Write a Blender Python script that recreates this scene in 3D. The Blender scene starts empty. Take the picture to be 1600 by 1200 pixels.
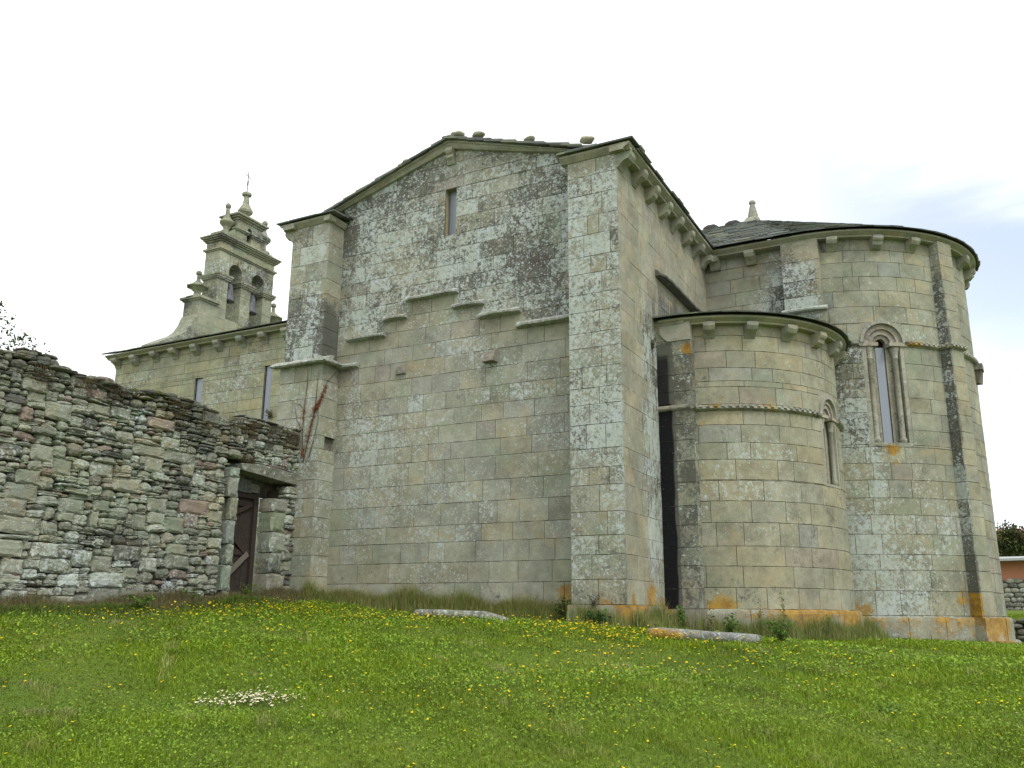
import bpy, math, random
import numpy as np
from math import radians, sin, cos, pi, sqrt, atan2
from mathutils import Matrix, Vector, noise as mnoise
random.seed(7); RNG = np.random.default_rng(11)
scn = bpy.context.scene
COL = scn.collection

# ------------------------------------------------------------------ camera
FOCAL, PITCH, ROLL, HEAD = 1399.22, radians(14.5007), radians(0.4163), radians(27.6831)
def cam_basis():
    cp, sp, cr, sr, ch, sh = cos(PITCH), sin(PITCH), cos(ROLL), sin(ROLL), cos(HEAD), sin(HEAD)
    f = Vector((-sh*cp, ch*cp, sp)); r = Vector((ch, sh, 0)); u = r.cross(f)
    return cr*r+sr*u, -sr*r+cr*u, f
r_, u_, f_ = cam_basis()
cam = bpy.data.cameras.new('camera'); camo = bpy.data.objects.new('camera', cam); COL.objects.link(camo)
camo.matrix_world = Matrix(((r_.x, u_.x, -f_.x, 0), (r_.y, u_.y, -f_.y, 0), (r_.z, u_.z, -f_.z, 0), (0, 0, 0, 1)))
cam.sensor_fit = 'HORIZONTAL'; cam.sensor_width = 36; cam.lens = 36*FOCAL/1600
cam.clip_start = .1; cam.clip_end = 5000
scn.camera = camo
# ------------------------------------------------------------------ sky and sun
SUN_EL, SUN_AZ = radians(48), radians(62)      # azimuth measured from -y (south, behind the camera) towards +x
sdir = Vector((sin(SUN_AZ)*cos(SUN_EL), -cos(SUN_AZ)*cos(SUN_EL), sin(SUN_EL)))
world = bpy.data.worlds.new('World'); scn.world = world; world.use_nodes = True
nt = world.node_tree; nt.nodes.clear()
def N(t, ty, **k):
    n = t.nodes.new(ty)
    for a, b in k.items():
        if a.startswith('i_'): n.inputs[a[2:].replace('_', ' ')].default_value = b
        else: setattr(n, a, b)
    return n
out = N(nt, 'ShaderNodeOutputWorld'); bg = N(nt, 'ShaderNodeBackground'); nt.links.new(bg.outputs[0], out.inputs[0])
sky = N(nt, 'ShaderNodeTexSky', sky_type='NISHITA', sun_disc=False, sun_elevation=SUN_EL, sun_rotation=atan2(sdir.x, sdir.y), air_density=1.0, dust_density=.4)
sk = N(nt, 'ShaderNodeVectorMath', operation='SCALE'); sk.inputs['Scale'].default_value = .15
nt.links.new(sky.outputs[0], sk.inputs[0])
tc = N(nt, 'ShaderNodeTexCoord')
nz = N(nt, 'ShaderNodeTexNoise'); nz.inputs['Scale'].default_value = 2.2; nz.inputs['Detail'].default_value = 5; nz.inputs['Distortion'].default_value = .4
mp_ = N(nt, 'ShaderNodeMapping'); mp_.inputs['Scale'].default_value = (1, 1, 2.2)
nt.links.new(tc.outputs['Generated'], mp_.inputs[0]); nt.links.new(mp_.outputs[0], nz.inputs['Vector'])
gap = Vector((0.13, .9, .40)).normalized()
dp = N(nt, 'ShaderNodeVectorMath', operation='DOT_PRODUCT'); dp.inputs[1].default_value = gap
nt.links.new(tc.outputs['Generated'], dp.inputs[0])
m1 = N(nt, 'ShaderNodeMapRange', interpolation_type='SMOOTHSTEP'); m1.inputs['From Min'].default_value = .93; m1.inputs['From Max'].default_value = 1.0
nt.links.new(dp.outputs['Value'], m1.inputs['Value'])
m2 = N(nt, 'ShaderNodeMapRange', interpolation_type='SMOOTHSTEP'); m2.inputs['From Min'].default_value = .36; m2.inputs['From Max'].default_value = .58
nt.links.new(nz.outputs['Fac'], m2.inputs['Value'])
mm = N(nt, 'ShaderNodeMath', operation='MULTIPLY'); nt.links.new(m1.outputs[0], mm.inputs[0]); nt.links.new(m2.outputs[0], mm.inputs[1])
m3 = N(nt, 'ShaderNodeMath', operation='MULTIPLY'); m3.inputs[1].default_value = .66; nt.links.new(mm.outputs[0], m3.inputs[0])
cl = N(nt, 'ShaderNodeMix', data_type='RGBA'); cl.inputs['A'].default_value = (1.22, 1.235, 1.26, 1); cl.inputs['B'].default_value = (1.12, 1.15, 1.19, 1)
nt.links.new(nz.outputs['Fac'], cl.inputs['Factor'])
mx = N(nt, 'ShaderNodeMix', data_type='RGBA'); nt.links.new(m3.outputs[0], mx.inputs['Factor'])
nt.links.new(cl.outputs['Result'], mx.inputs['A']); nt.links.new(sk.outputs[0], mx.inputs['B'])
nt.links.new(mx.outputs['Result'], bg.inputs['Color']); bg.inputs['Strength'].default_value = 1.0
sun = bpy.data.lights.new('sun', 'SUN'); sun.energy = 1.3; sun.angle = radians(14); sun.color = (1, .96, .88)
suno = bpy.data.objects.new('sun', sun); COL.objects.link(suno); suno.rotation_euler = (-sdir).to_track_quat('-Z', 'Y').to_euler(); suno.location = (10, -10, 30)
scn.view_settings.view_transform = 'Standard'; scn.view_settings.look = 'None'; scn.view_settings.exposure = .36; scn.view_settings.gamma = 1
scn.cycles.max_bounces = 5; scn.cycles.diffuse_bounces = 3; scn.cycles.use_denoising = True

# ------------------------------------------------------------------ materials
def new_mat(name, rough=.9, spec=.2):
    m = bpy.data.materials.new(name); m.use_nodes = True; t = m.node_tree
    b = t.nodes['Principled BSDF']; b.inputs['Roughness'].default_value = rough; b.inputs['Specular IOR Level'].default_value = spec
    return m, t, b
def noise(t, vec, scale, detail=4, rough=.6, dist=0, lo=None, hi=None):
    n = N(t, 'ShaderNodeTexNoise'); n.inputs['Scale'].default_value = scale; n.inputs['Detail'].default_value = detail
    n.inputs['Roughness'].default_value = rough; n.inputs['Distortion'].default_value = dist
    t.links.new(vec, n.inputs['Vector'])
    if lo is None: return n.outputs['Fac']
    r = N(t, 'ShaderNodeMapRange', interpolation_type='SMOOTHSTEP'); r.inputs['From Min'].default_value = lo; r.inputs['From Max'].default_value = hi
    t.links.new(n.outputs['Fac'], r.inputs['Value']); return r.outputs[0]
def mth(t, op, a, b=None, c=None, clamp=False):
    n = N(t, 'ShaderNodeMath', operation=op); n.use_clamp = clamp
    for i, v in enumerate((a, b, c)):
        if v is None: continue
        if isinstance(v, (int, float)): n.inputs[i].default_value = v
        else: t.links.new(v, n.inputs[i])
    return n.outputs[0]
def sstep(t, v, lo, hi):
    r = N(t, 'ShaderNodeMapRange', interpolation_type='SMOOTHSTEP')
    for nm, x in (('From Min', lo), ('From Max', hi)):
        if isinstance(x, (int, float)): r.inputs[nm].default_value = x
        else: t.links.new(x, r.inputs[nm])
    t.links.new(v, r.inputs['Value']); return r.outputs[0]
def mixc(t, f, a, b, mode='MIX'):
    n = N(t, 'ShaderNodeMix', data_type='RGBA', blend_type=mode)
    for nm, v in (('Factor', f), ('A', a), ('B', b)):
        if isinstance(v, (int, float)): n.inputs[nm].default_value = v
        elif isinstance(v, tuple): n.inputs[nm].default_value = (*v, 1) if len(v) == 3 else v
        else: t.links.new(v, n.inputs[nm])
    return n.outputs['Result']
def coords(t):
    tcn = N(t, 'ShaderNodeTexCoord'); oi = N(t, 'ShaderNodeObjectInfo')
    s = N(t, 'ShaderNodeVectorMath', operation='MULTIPLY_ADD'); s.inputs[1].default_value = (9, 17, 13)
    rv = N(t, 'ShaderNodeCombineXYZ')
    for i in range(3): t.links.new(oi.outputs['Random'], rv.inputs[i])
    t.links.new(rv.outputs[0], s.inputs[0]); t.links.new(tcn.outputs['Object'], s.inputs[2])
    return s.outputs[0]

def make_stone():
    # vertex colours: Col = the stone's own colour; W = (pale lichen, dark crust, orange lichen); V = (rust patches, moss, vertical streaks)
    m, t, b = new_mat('granite_ashlar', .92, .15)
    P = coords(t)
    ca = N(t, 'ShaderNodeAttribute', attribute_name='Col'); wa = N(t, 'ShaderNodeAttribute', attribute_name='W'); va = N(t, 'ShaderNodeAttribute', attribute_name='V')
    ws = N(t, 'ShaderNodeSeparateColor'); t.links.new(wa.outputs['Color'], ws.inputs[0])
    vs = N(t, 'ShaderNodeSeparateColor'); t.links.new(va.outputs['Color'], vs.inputs[0])
    L, D, O = ws.outputs; R, M, S = vs.outputs
    L = mth(t, 'MAXIMUM', L, 0.0); D = mth(t, 'MAXIMUM', D, 0.0)
    # streaky coordinates for the faces on which rain runs down
    sc_ = N(t, 'ShaderNodeVectorMath', operation='MULTIPLY'); t.links.new(P, sc_.inputs[0]); sc_.inputs[1].default_value = (1, 1, .28)
    Pm = N(t, 'ShaderNodeMix', data_type='VECTOR'); t.links.new(S, Pm.inputs['Factor']); t.links.new(P, Pm.inputs[4]); t.links.new(sc_.outputs[0], Pm.inputs[5])
    PV = Pm.outputs[1]
    n_big = noise(t, P, 1.3, 4, .6); n_mid = noise(t, P, 6, 5, .65); n_fine = noise(t, P, 55, 4, .7)
    c = ca.outputs['Color']
    v = mth(t, 'ADD', mth(t, 'MULTIPLY', n_big, .7), mth(t, 'MULTIPLY', n_mid, .5)); v = mth(t, 'ADD', v, mth(t, 'MULTIPLY', n_fine, .5)); v = mth(t, 'MULTIPLY_ADD', v, 1.65, -.45)
    vc = N(t, 'ShaderNodeCombineColor')
    for i in range(3): t.links.new(v, vc.inputs[i])
    c = mixc(t, 1.0, c, vc.outputs[0], 'MULTIPLY')
    # warm / ochre bleeding and green algae tint
    c = mixc(t, mth(t, 'MULTIPLY', noise(t, P, 1.9, 3, .5, .5, .52, .74), .4), c, (.36, .29, .16))
    c = mixc(t, mth(t, 'MULTIPLY', noise(t, P, 1.1, 3, .5, .3, .48, .72), .35), c, (.23, .29, .20))
    # rust
    rr = noise(t, P, 2.3, 5, .65, .6); rm = sstep(t, mth(t, 'ADD', rr, mth(t, 'MULTIPLY', R, .3)), .78, .86)
    c = mixc(t, mth(t, 'MULTIPLY', rm, .75), c, (.14, .055, .035))
    # dark crust
    dn = noise(t, PV, 2.6, 5, .65, .5); dn2 = noise(t, PV, 19, 5, .65, .2)
    dd = mth(t, 'ADD', mth(t, 'MULTIPLY', dn, .55), mth(t, 'MULTIPLY', dn2, .45))
    dm = sstep(t, mth(t, 'ADD', dd, mth(t, 'MULTIPLY', D, .5)), .60, .78)
    c = mixc(t, mth(t, 'MULTIPLY', dm, .85), c, (.082, .082, .073))
    c = mixc(t, sstep(t, D, 1.0, 1.6), c, (.011, .011, .013))
    # pale lichen: ragged colonies
    ln = noise(t, PV, 4.5, 4, .6, .5); ln2 = noise(t, PV, 13, 5, .62, .5); lb = noise(t, PV, 36, 3, .6, .3)
    ll = mth(t, 'ADD', mth(t, 'MULTIPLY', ln, .42), mth(t, 'ADD', mth(t, 'MULTIPLY', ln2, .72), mth(t, 'MULTIPLY', lb, .36)))
    lm = sstep(t, mth(t, 'ADD', ll, mth(t, 'MULTIPLY', L, .33)), .955, 1.03)
    # flecks: colonies a few millimetres to centimetres across
    fl = mth(t, 'ADD', mth(t, 'MULTIPLY', noise(t, P, 42, 4, .7), .6), mth(t, 'MULTIPLY', n_mid, .4))
    lm = mth(t, 'MAXIMUM', lm, mth(t, 'MULTIPLY', sstep(t, mth(t, 'ADD', fl, mth(t, 'MULTIPLY', L, .20)), .64, .69), .8))
    # round rosettes
    vo = N(t, 'ShaderNodeTexVoronoi'); vo.inputs['Scale'].default_value = 7.5; vo.inputs['Randomness'].default_value = 1
    dv = N(t, 'ShaderNodeVectorMath', operation='ADD'); dns = N(t, 'ShaderNodeTexNoise'); dns.inputs['Scale'].default_value = 30; t.links.new(P, dns.inputs['Vector'])
    dsc = N(t, 'ShaderNodeVectorMath', operation='SCALE'); dsc.inputs['Scale'].default_value = .035; t.links.new(dns.outputs['Color'], dsc.inputs[0])
    t.links.new(P, dv.inputs[0]); t.links.new(dsc.outputs[0], dv.inputs[1]); t.links.new(dv.outputs[0], vo.inputs['Vector'])
    sp = N(t, 'ShaderNodeSeparateColor'); t.links.new(vo.outputs['Color'], sp.inputs[0])
    rad = mth(t, 'MULTIPLY', mth(t, 'SUBTRACT', sp.outputs[0], .5), mth(t, 'MULTIPLY', L, 1.5))
    ros = sstep(t, mth(t, 'SUBTRACT', rad, vo.outputs['Distance']), -.05, .05)
    vo2 = N(t, 'ShaderNodeTexVoronoi'); vo2.inputs['Scale'].default_value = 17; t.links.new(dv.outputs[0], vo2.inputs['Vector'])
    sp2 = N(t, 'ShaderNodeSeparateColor'); t.links.new(vo2.outputs['Color'], sp2.inputs[0])
    rad2 = mth(t, 'MULTIPLY', mth(t, 'SUBTRACT', sp2.outputs[1], .45), mth(t, 'MULTIPLY', L, 1.5))
    ros = mth(t, 'MAXIMUM', ros, sstep(t, mth(t, 'SUBTRACT', rad2, vo2.outputs['Distance']), -.08, .06))
    lm = mth(t, 'MAXIMUM', lm, mth(t, 'MULTIPLY', ros, .9))
    lcol = mixc(t, noise(t, P, 9, 4, .6), (.30, .345, .30), (.54, .59, .545))
    lcol = mixc(t, noise(t, P, 2.0, 3, .5, 0, .45, .7), lcol, (.46, .51, .51))
    lm = mth(t, 'MULTIPLY', lm, mth(t, 'ADD', .6, mth(t, 'MULTIPLY', n_fine, .6)), clamp=True)
    c = mixc(t, lm, c, lcol)
    # moss and orange lichen
    mn = noise(t, P, 6, 6, .7); c = mixc(t, sstep(t, mth(t, 'ADD', mn, mth(t, 'MULTIPLY', M, .5)), .72, .82), c, (.09, .10, .025))
    on = mth(t, 'ADD', mth(t, 'MULTIPLY', noise(t, P, 5, 7, .7, .6), .6), mth(t, 'MULTIPLY', noise(t, P, 28, 4, .7), .4))
    om = sstep(t, mth(t, 'ADD', on, mth(t, 'MULTIPLY', O, .46)), .72, .84)
    ob = mth(t, 'MULTIPLY_ADD', noise(t, P, 24, 6, .75), 3.4, -.85, clamp=True)
    c = mixc(t, mth(t, 'MULTIPLY', mth(t, 'MULTIPLY', om, ob), .95), c, mixc(t, sstep(t, n_mid, .35, .65), (.24, .115, .008), (.42, .24, .018)))
    # faint rosettes' rims of tiny black specks
    c = mixc(t, mth(t, 'MULTIPLY', noise(t, P, 90, 2, .5, 0, .62, .72), .5), c, (.06, .06, .055))
    t.links.new(c, b.inputs['Base Color'])
    bp = N(t, 'ShaderNodeBump'); bp.inputs['Strength'].default_value = .55; bp.inputs['Distance'].default_value = .018
    h = mth(t, 'ADD', mth(t, 'MULTIPLY', n_mid, .9), mth(t, 'MULTIPLY', n_fine, .5)); h = mth(t, 'ADD', h, mth(t, 'MULTIPLY', lm, .22))
    t.links.new(h, bp.inputs['Height']); t.links.new(bp.outputs[0], b.inputs['Normal'])
    return m
STONE = make_stone()

def simple(name, col, var=.35, scale=8, rough=.85, spec=.2, bump=.3, attr=False, col2=None):
    m, t, b = new_mat(name, rough, spec); P = coords(t)
    c = (N(t, 'ShaderNodeAttribute', attribute_name='Col').outputs['Color']) if attr else None
    n1 = noise(t, P, scale, 6, .65); n2 = noise(t, P, scale*6, 4, .6)
    v = mth(t, 'ADD', 1-var, mth(t, 'ADD', mth(t, 'MULTIPLY', n1, var*1.3), mth(t, 'MULTIPLY', n2, var*.7)))
    vc = N(t, 'ShaderNodeCombineColor')
    for i in range(3): t.links.new(v, vc.inputs[i])
    base = c if attr else col
    if col2: base = mixc(t, sstep(t, n1, .4, .62), col, col2)
    t.links.new(mixc(t, 1.0, base, vc.outputs[0], 'MULTIPLY'), b.inputs['Base Color'])
    if bump:
        bp = N(t, 'ShaderNodeBump'); bp.inputs['Strength'].default_value = bump; bp.inputs['Distance'].default_value = .01
        t.links.new(n2, bp.inputs['Height']); t.links.new(bp.outputs[0], b.inputs['Normal'])
    return m
SLATE = simple('slate', (.062, .064, .068), .6, 5, .7, .3, .5, attr=True)
MORTAR = simple('old_mortar', (.17, .155, .12), .6, 5, .95, .05, .5, col2=(.045, .042, .034))
DARKFILL = simple('earth_mortar', (.06, .054, .042), .5, 9, .95, .05, .5)
WOOD = simple('weathered_wood', (.058, .044, .037), .6, 14, .85, .15, .5, col2=(.036, .030, .027))
GREYWOOD = simple('grey_wood', (.17, .15, .13), .5, 14, .85, .15, .5)
IRON = simple('iron', (.02, .021, .022), .4, 12, .6, .4, .2)
BRONZE = simple('bell_bronze', (.07, .075, .08), .5, 9, .5, .5, .2, col2=(.10, .115, .12))
GLASS = simple('grey_glazing', (.24, .27, .32), .12, 2, .3, .5, 0)
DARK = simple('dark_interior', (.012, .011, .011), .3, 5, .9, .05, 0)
BRICK = simple('orange_brickwork', (.46, .20, .12), .3, 6, .9, .1, .3, col2=(.40, .19, .12))
TILE = simple('red_roof_tiles', (.33, .15, .11), .4, 5, .85, .1, .4)
METALR = simple('grey_sheet_roof', (.36, .38, .38), .2, 4, .5, .4, .1)
RIDGE = simple('dark_ridge_tiles', (.035, .03, .032), .4, 8, .7, .3, .3)
def leaf_mat(name, rough=.7):
    m, t, b = new_mat(name, rough, .25)
    ca = N(t, 'ShaderNodeAttribute', attribute_name='Col'); t.links.new(ca.outputs['Color'], b.inputs['Base Color'])
    tr = N(t, 'ShaderNodeBsdfTranslucent'); t.links.new(ca.outputs['Color'], tr.inputs['Color'])
    ms = N(t, 'ShaderNodeMixShader'); ms.inputs[0].default_value = .3
    o = t.nodes['Material Output']; t.links.new(b.outputs[0], ms.inputs[1]); t.links.new(tr.outputs[0], ms.inputs[2]); t.links.new(ms.outputs[0], o.inputs[0])
    return m
LEAF = leaf_mat('leaves'); GRASS = leaf_mat('grass_blades')
BARK = simple('bark', (.09, .075, .055), .5, 12)

def ground_mat():
    m, t, b = new_mat('meadow_soil', .95, .05); P = coords(t)
    n1 = noise(t, P, .45, 5, .6); n2 = noise(t, P, 3, 6, .7); n3 = noise(t, P, 30, 4, .7)
    c = mixc(t, sstep(t, n1, .38, .62), (.11, .17, .025), (.15, .20, .03))
    c = mixc(t, sstep(t, n2, .55, .75), c, (.16, .17, .06))
    c = mixc(t, mth(t, 'MULTIPLY', sstep(t, n3, .4, .7), .6), c, (.04, .06, .012))
    t.links.new(c, b.inputs['Base Color'])
    bp = N(t, 'ShaderNodeBump'); bp.inputs['Strength'].default_value = .8; bp.inputs['Distance'].default_value = .03
    t.links.new(n3, bp.inputs['Height']); t.links.new(bp.outputs[0], b.inputs['Normal'])
    return m
SOIL = ground_mat()

# ------------------------------------------------------------------ mesh helpers
def thing(name, label, cat, loc=(0, 0, 0), group=None, kind=None):
    o = bpy.data.objects.new(name, None); COL.objects.link(o); o.location = loc; o.empty_display_size = .2
    return tag(o, label, cat, group, kind)
def tag(o, label=None, cat=None, group=None, kind=None):
    if label: o['label'] = label
    if cat: o['category'] = cat
    if group: o['group'] = group
    if kind: o['kind'] = kind
    return o
def wloc(o):
    v = Vector((0, 0, 0))
    while o is not None: v = v+Vector(o.location); o = o.parent
    return v

STONE_TONES = [(.300, .298, .228), (.286, .290, .226), (.308, .300, .222), (.284, .287, .232), (.298, .298, .236), (.276, .278, .218), (.302, .290, .214), (.290, .294, .246)]
ODD_TONES = [(.278, .262, .218), (.305, .288, .205), (.258, .270, .242), (.30, .305, .25)]
def tone(r=random, odd=.08):
    c = r.choice(ODD_TONES) if r.random() < odd else r.choice(STONE_TONES)
    k = r.uniform(.92, 1.07); return (c[0]*k, c[1]*k, c[2]*k)

class MB:
    """collects faces with per-vertex colour data, links them as one mesh object"""
    def __init__(s): s.v = []; s.f = []; s.c = []; s.mi = []; s.n = 0; s.r = []
    def add(s, V, F, col=(.32, .31, .25), mi=0, rnd=(0, 0, 0)):
        V = np.asarray(V, float).reshape(-1, 3); s.v.append(V); s.r.append(np.tile(rnd, (len(V), 1)))
        C = np.asarray(col, float)
        if C.ndim == 1: C = np.tile(C, (len(V), 1))
        s.c.append(C); s.f += [tuple(i+s.n for i in f) for f in F]; s.mi += [mi]*len(F); s.n += len(V); return s
    def box(s, x0, x1, y0, y1, z0, z1, col=(.32, .31, .25), mi=0, jit=0, M=None):
        V = np.array([(x, y, z) for z in (z0, z1) for y in (y0, y1) for x in (x0, x1)], float)
        if jit: V = V+RNG.normal(0, jit, V.shape)
        if M is not None: V = V @ np.array(M[0]).T+np.array(M[1])
        return s.add(V, [(0, 2, 3, 1), (4, 5, 7, 6), (0, 1, 5, 4), (2, 6, 7, 3), (0, 4, 6, 2), (1, 3, 7, 5)], col, mi)
    def prism(s, poly, a, b, axis='x', col=(.32, .31, .25), mi=0):
        """extrude a 2-D polygon (other two axes, in order) between a and b along the axis"""
        n = len(poly); V = []
        for t_ in (a, b):
            for p, q in poly: V.append({'x': (t_, p, q), 'y': (p, t_, q), 'z': (p, q, t_)}[axis])
        F = [tuple(range(n)), tuple(range(2*n-1, n-1, -1))]+[(i, i+n, (i+1) % n+n, (i+1) % n) for i in range(n)]
        return s.add(V, F, col, mi)
    def lathe(s, c, prof, seg=16, col=(.32, .31, .25), mi=0, square=0):
        V = []
        for r, z in prof:
            for k in range(seg):
                a = 2*pi*(k+.5)/seg; q = 1
                if square: q = (1-square)+square/max(abs(cos(a)), abs(sin(a)))
                V.append((c[0]+r*q*cos(a), c[1]+r*q*sin(a), c[2]+z))
        F = []
        for i in range(len(prof)-1):
            for k in range(seg):
                k2 = (k+1) % seg; F.append((i*seg+k, i*seg+k2, (i+1)*seg+k2, (i+1)*seg+k))
        F.append(tuple(range(seg-1, -1, -1))); F.append(tuple((len(prof)-1)*seg+k for k in range(seg)))
        return s.add(V, F, col, mi)
    def tube(s, pts, r, seg=6, col=(.1, .08, .06), mi=0):
        pts = [Vector(p) for p in pts]; V = []
        rs = r if isinstance(r, (list, tuple)) else [r]*len(pts)
        for i, p in enumerate(pts):
            d = (pts[min(i+1, len(pts)-1)]-pts[max(i-1, 0)]).normalized()
            a = d.orthogonal().normalized(); bb = d.cross(a)
            for k in range(seg): V.append(p+rs[i]*(a*cos(2*pi*k/seg)+bb*sin(2*pi*k/seg)))
        F = [(i*seg+k, i*seg+(k+1) % seg, (i+1)*seg+(k+1) % seg, (i+1)*seg+k) for i in range(len(pts)-1) for k in range(seg)]
        F += [tuple(range(seg-1, -1, -1)), tuple((len(pts)-1)*seg+k for k in range(seg))]
        return s.add([tuple(v) for v in V], F, col, mi)
    def build(s, name, mats, parent=None, W=None, V=None, smooth=False, origin=None, clip=None):
        P = np.concatenate(s.v) if s.v else np.zeros((0, 3)); C = np.concatenate(s.c)
        me = bpy.data.meshes.new(name)
        off = wloc(parent) if parent else Vector((0, 0, 0))
        o_off = Vector(origin)-off if origin is not None else Vector((0, 0, 0))
        Q = P-np.array(off+o_off)
        me.from_pydata(Q.tolist(), [], s.f)
        if not isinstance(mats, (list, tuple)): mats = [mats]
        for m in mats: me.materials.append(m)
        me.polygons.foreach_set('material_index', s.mi)
        def attr(nm, A):
            a = me.color_attributes.new(nm, 'FLOAT_COLOR', 'POINT'); a.data.foreach_set('color', np.c_[A, np.ones(len(A))].astype(np.float32).ravel())
        attr('Col', C)
        if STONE in mats:
            w = np.zeros((len(P), 3)); vv = np.zeros((len(P), 3))
            if W is not None: w[:] = W(P) if callable(W) else W
            w[:] = w+np.concatenate(s.r)*(w[:, :1] > .06)
            if V is not None: vv[:] = V(P) if callable(V) else V
            attr('W', w); attr('V', vv)
        if smooth: me.polygons.foreach_set('use_smooth', [True]*len(me.polygons))
        if clip:
            import bmesh
            bm = bmesh.new(); bm.from_mesh(me)
            for co, no in clip:
                g = bm.verts[:]+bm.edges[:]+bm.faces[:]
                bmesh.ops.bisect_plane(bm, geom=g, plane_co=Vector(co)-off-o_off, plane_no=no, clear_outer=True)
            bm.to_mesh(me); bm.free()
        me.update()
        o = bpy.data.objects.new(name, me); COL.objects.link(o)
        if parent: o.parent = parent
        o.location = o_off
        return o

def pn0(P, s): return np.array([mnoise.noise(Vector((p[0]*s, p[1]*s, p[2]*s))) for p in P])
def fbm(P, s, seed=0.0):
    return np.array([mnoise.noise(Vector((p[0]*s+seed, p[1]*s+seed*1.7, p[2]*s-seed))) for p in P])

# ---- plane / cylinder mappings: u along the wall, z up, d outwards
def front(y): return lambda u, z, d: np.c_[u, np.full_like(u, y)-d, z]
def east(x): return lambda u, z, d: np.c_[np.full_like(u, x)+d, u, z]
def west(x): return lambda u, z, d: np.c_[np.full_like(u, x)-d, -u, z]
def cyl(cx, cy, r):       # u = arc length; 0 = east, negative = towards the south
    return lambda u, z, d: np.c_[cx+(r+d)*np.cos(u/r), cy+(r+d)*np.sin(u/r), z]
def local(cx, cy, ang):   # a flat frame turned by ang about z: u = tangent, d = radial
    c, s = cos(ang), sin(ang)
    return lambda u, z, d: np.c_[cx+d*c-u*s, cy+d*s+u*c, z]

def levels(z0, z1, rnd, lo=.30, hi=.46):
    out = [z0]
    while out[-1] < z1-hi*1.1: out.append(out[-1]+rnd.uniform(lo, hi))
    rem = z1-out[-1]
    if rem > hi: out.append(out[-1]+rem*rnd.uniform(.45, .55))
    out.append(z1); return out

def ashlar(mb, mp, u0, u1, zs, seed=0, holes=(), lo=.38, hi=.95, j=.0055, sub=.16, odd=.08, off=.006, tint=(1, 1, 1), back=True, flush=(True, True)):
    rnd = random.Random(seed)
    zc = sorted(set([round(z, 4) for z in zs]+[round(h, 4) for H in holes for h in H[2:4] if zs[0] < h < zs[-1]]))
    cuts = [zc[0]]
    for z in zc[1:]:
        if z-cuts[-1] > .07 or z == zc[-1] or any(abs(z-h) < 1e-3 for H in holes for h in H[2:4]): cuts.append(z)
    prev = []
    for a, b in zip(cuts[:-1], cuts[1:]):
        ivs = [(u0, u1)]
        for (ha, hb, za, zb) in holes:
            if za < (a+b)/2 < zb:
                nv = []
                for (p, q) in ivs:
                    if hb <= p or ha >= q: nv.append((p, q)); continue
                    if ha-p > .02: nv.append((p, ha))
                    if q-hb > .02: nv.append((hb, q))
                ivs = nv
        joints = []
        for (p, q) in ivs:
            x = p; 
            while x < q-1e-4:
                w = rnd.uniform(lo, hi)*rnd.choice((.75, 1, 1, 1.15))
                if q-(x+w) < lo*.75: w = q-x
                if w > hi*1.35: w = w/2
                # break the joint away from the one below
                e = x+w
                if e < q-.1 and any(abs(e-pj) < .07 for pj in prev): e += .11 if e+.11 < q-.15 else -.11
                e = min(e, q)
                ja = 0 if (x == p) else j; jb = 0 if e >= q-1e-4 else j
                nu = max(1, int(round((e-x)/sub))); nz = max(1, int(round((b-a)/sub)))
                uu = np.linspace(x+ja, e-jb, nu+1); zz = np.linspace(a+j, b-j, nz+1)
                U, Z = np.meshgrid(uu, zz); U = U.ravel(); Z = Z.ravel()
                o_ = rnd.uniform(0, off); Dv = np.full_like(U, o_)+np.array([rnd.uniform(-.0018, .0018) for _ in U])
                if flush[0] and x == u0: Dv[U <= x+1e-6] = 0
                if flush[1] and e >= u1-1e-4: Dv[U >= e-1e-6] = 0
                ring = [i for i in range(nu+1)]+[(k+1)*(nu+1)-1 for k in range(1, nz+1)]+[nz*(nu+1)+i for i in range(nu-1, -1, -1)]+[k*(nu+1) for k in range(nz-1, 0, -1)]
                for i in ring:
                    if nz*nu > 1 and not (flush[0] and x == u0 and U[i] <= x+1e-6) and not (flush[1] and e >= u1-1e-4 and U[i] >= e-1e-6):
                        Z[i] += rnd.uniform(-.0035, .0035)
                n0 = len(U); U2 = np.r_[U, U[ring]]; Z2 = np.r_[Z, Z[ring]]; D2 = np.r_[Dv, np.full(len(ring), -.03)]
                F = [(k*(nu+1)+i, k*(nu+1)+i+1, (k+1)*(nu+1)+i+1, (k+1)*(nu+1)+i) for k in range(nz) for i in range(nu)]
                m_ = len(ring); F += [(ring[i], n0+i, n0+(i+1) % m_, ring[(i+1) % m_]) for i in range(m_)]
                c = tone(rnd, odd); c = tuple(c[i]*tint[i] for i in range(3))
                mb.add(mp(U2, Z2, D2), F, c, rnd=(rnd.gauss(0, .09), rnd.gauss(0, .05), 0))
                joints.append(e); x = e
            if back:
                nu = max(1, int((q-p)/.25)); U, Z = np.meshgrid(np.linspace(p, q, nu+1), np.array([a, b])); U = U.ravel(); Z = Z.ravel()
                mb.add(mp(U, Z, np.full_like(U, -.011)), [(i, i+1, nu+2+i, nu+1+i) for i in range(nu)], (.1, .1, .08), mi=1)
        prev = joints

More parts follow.
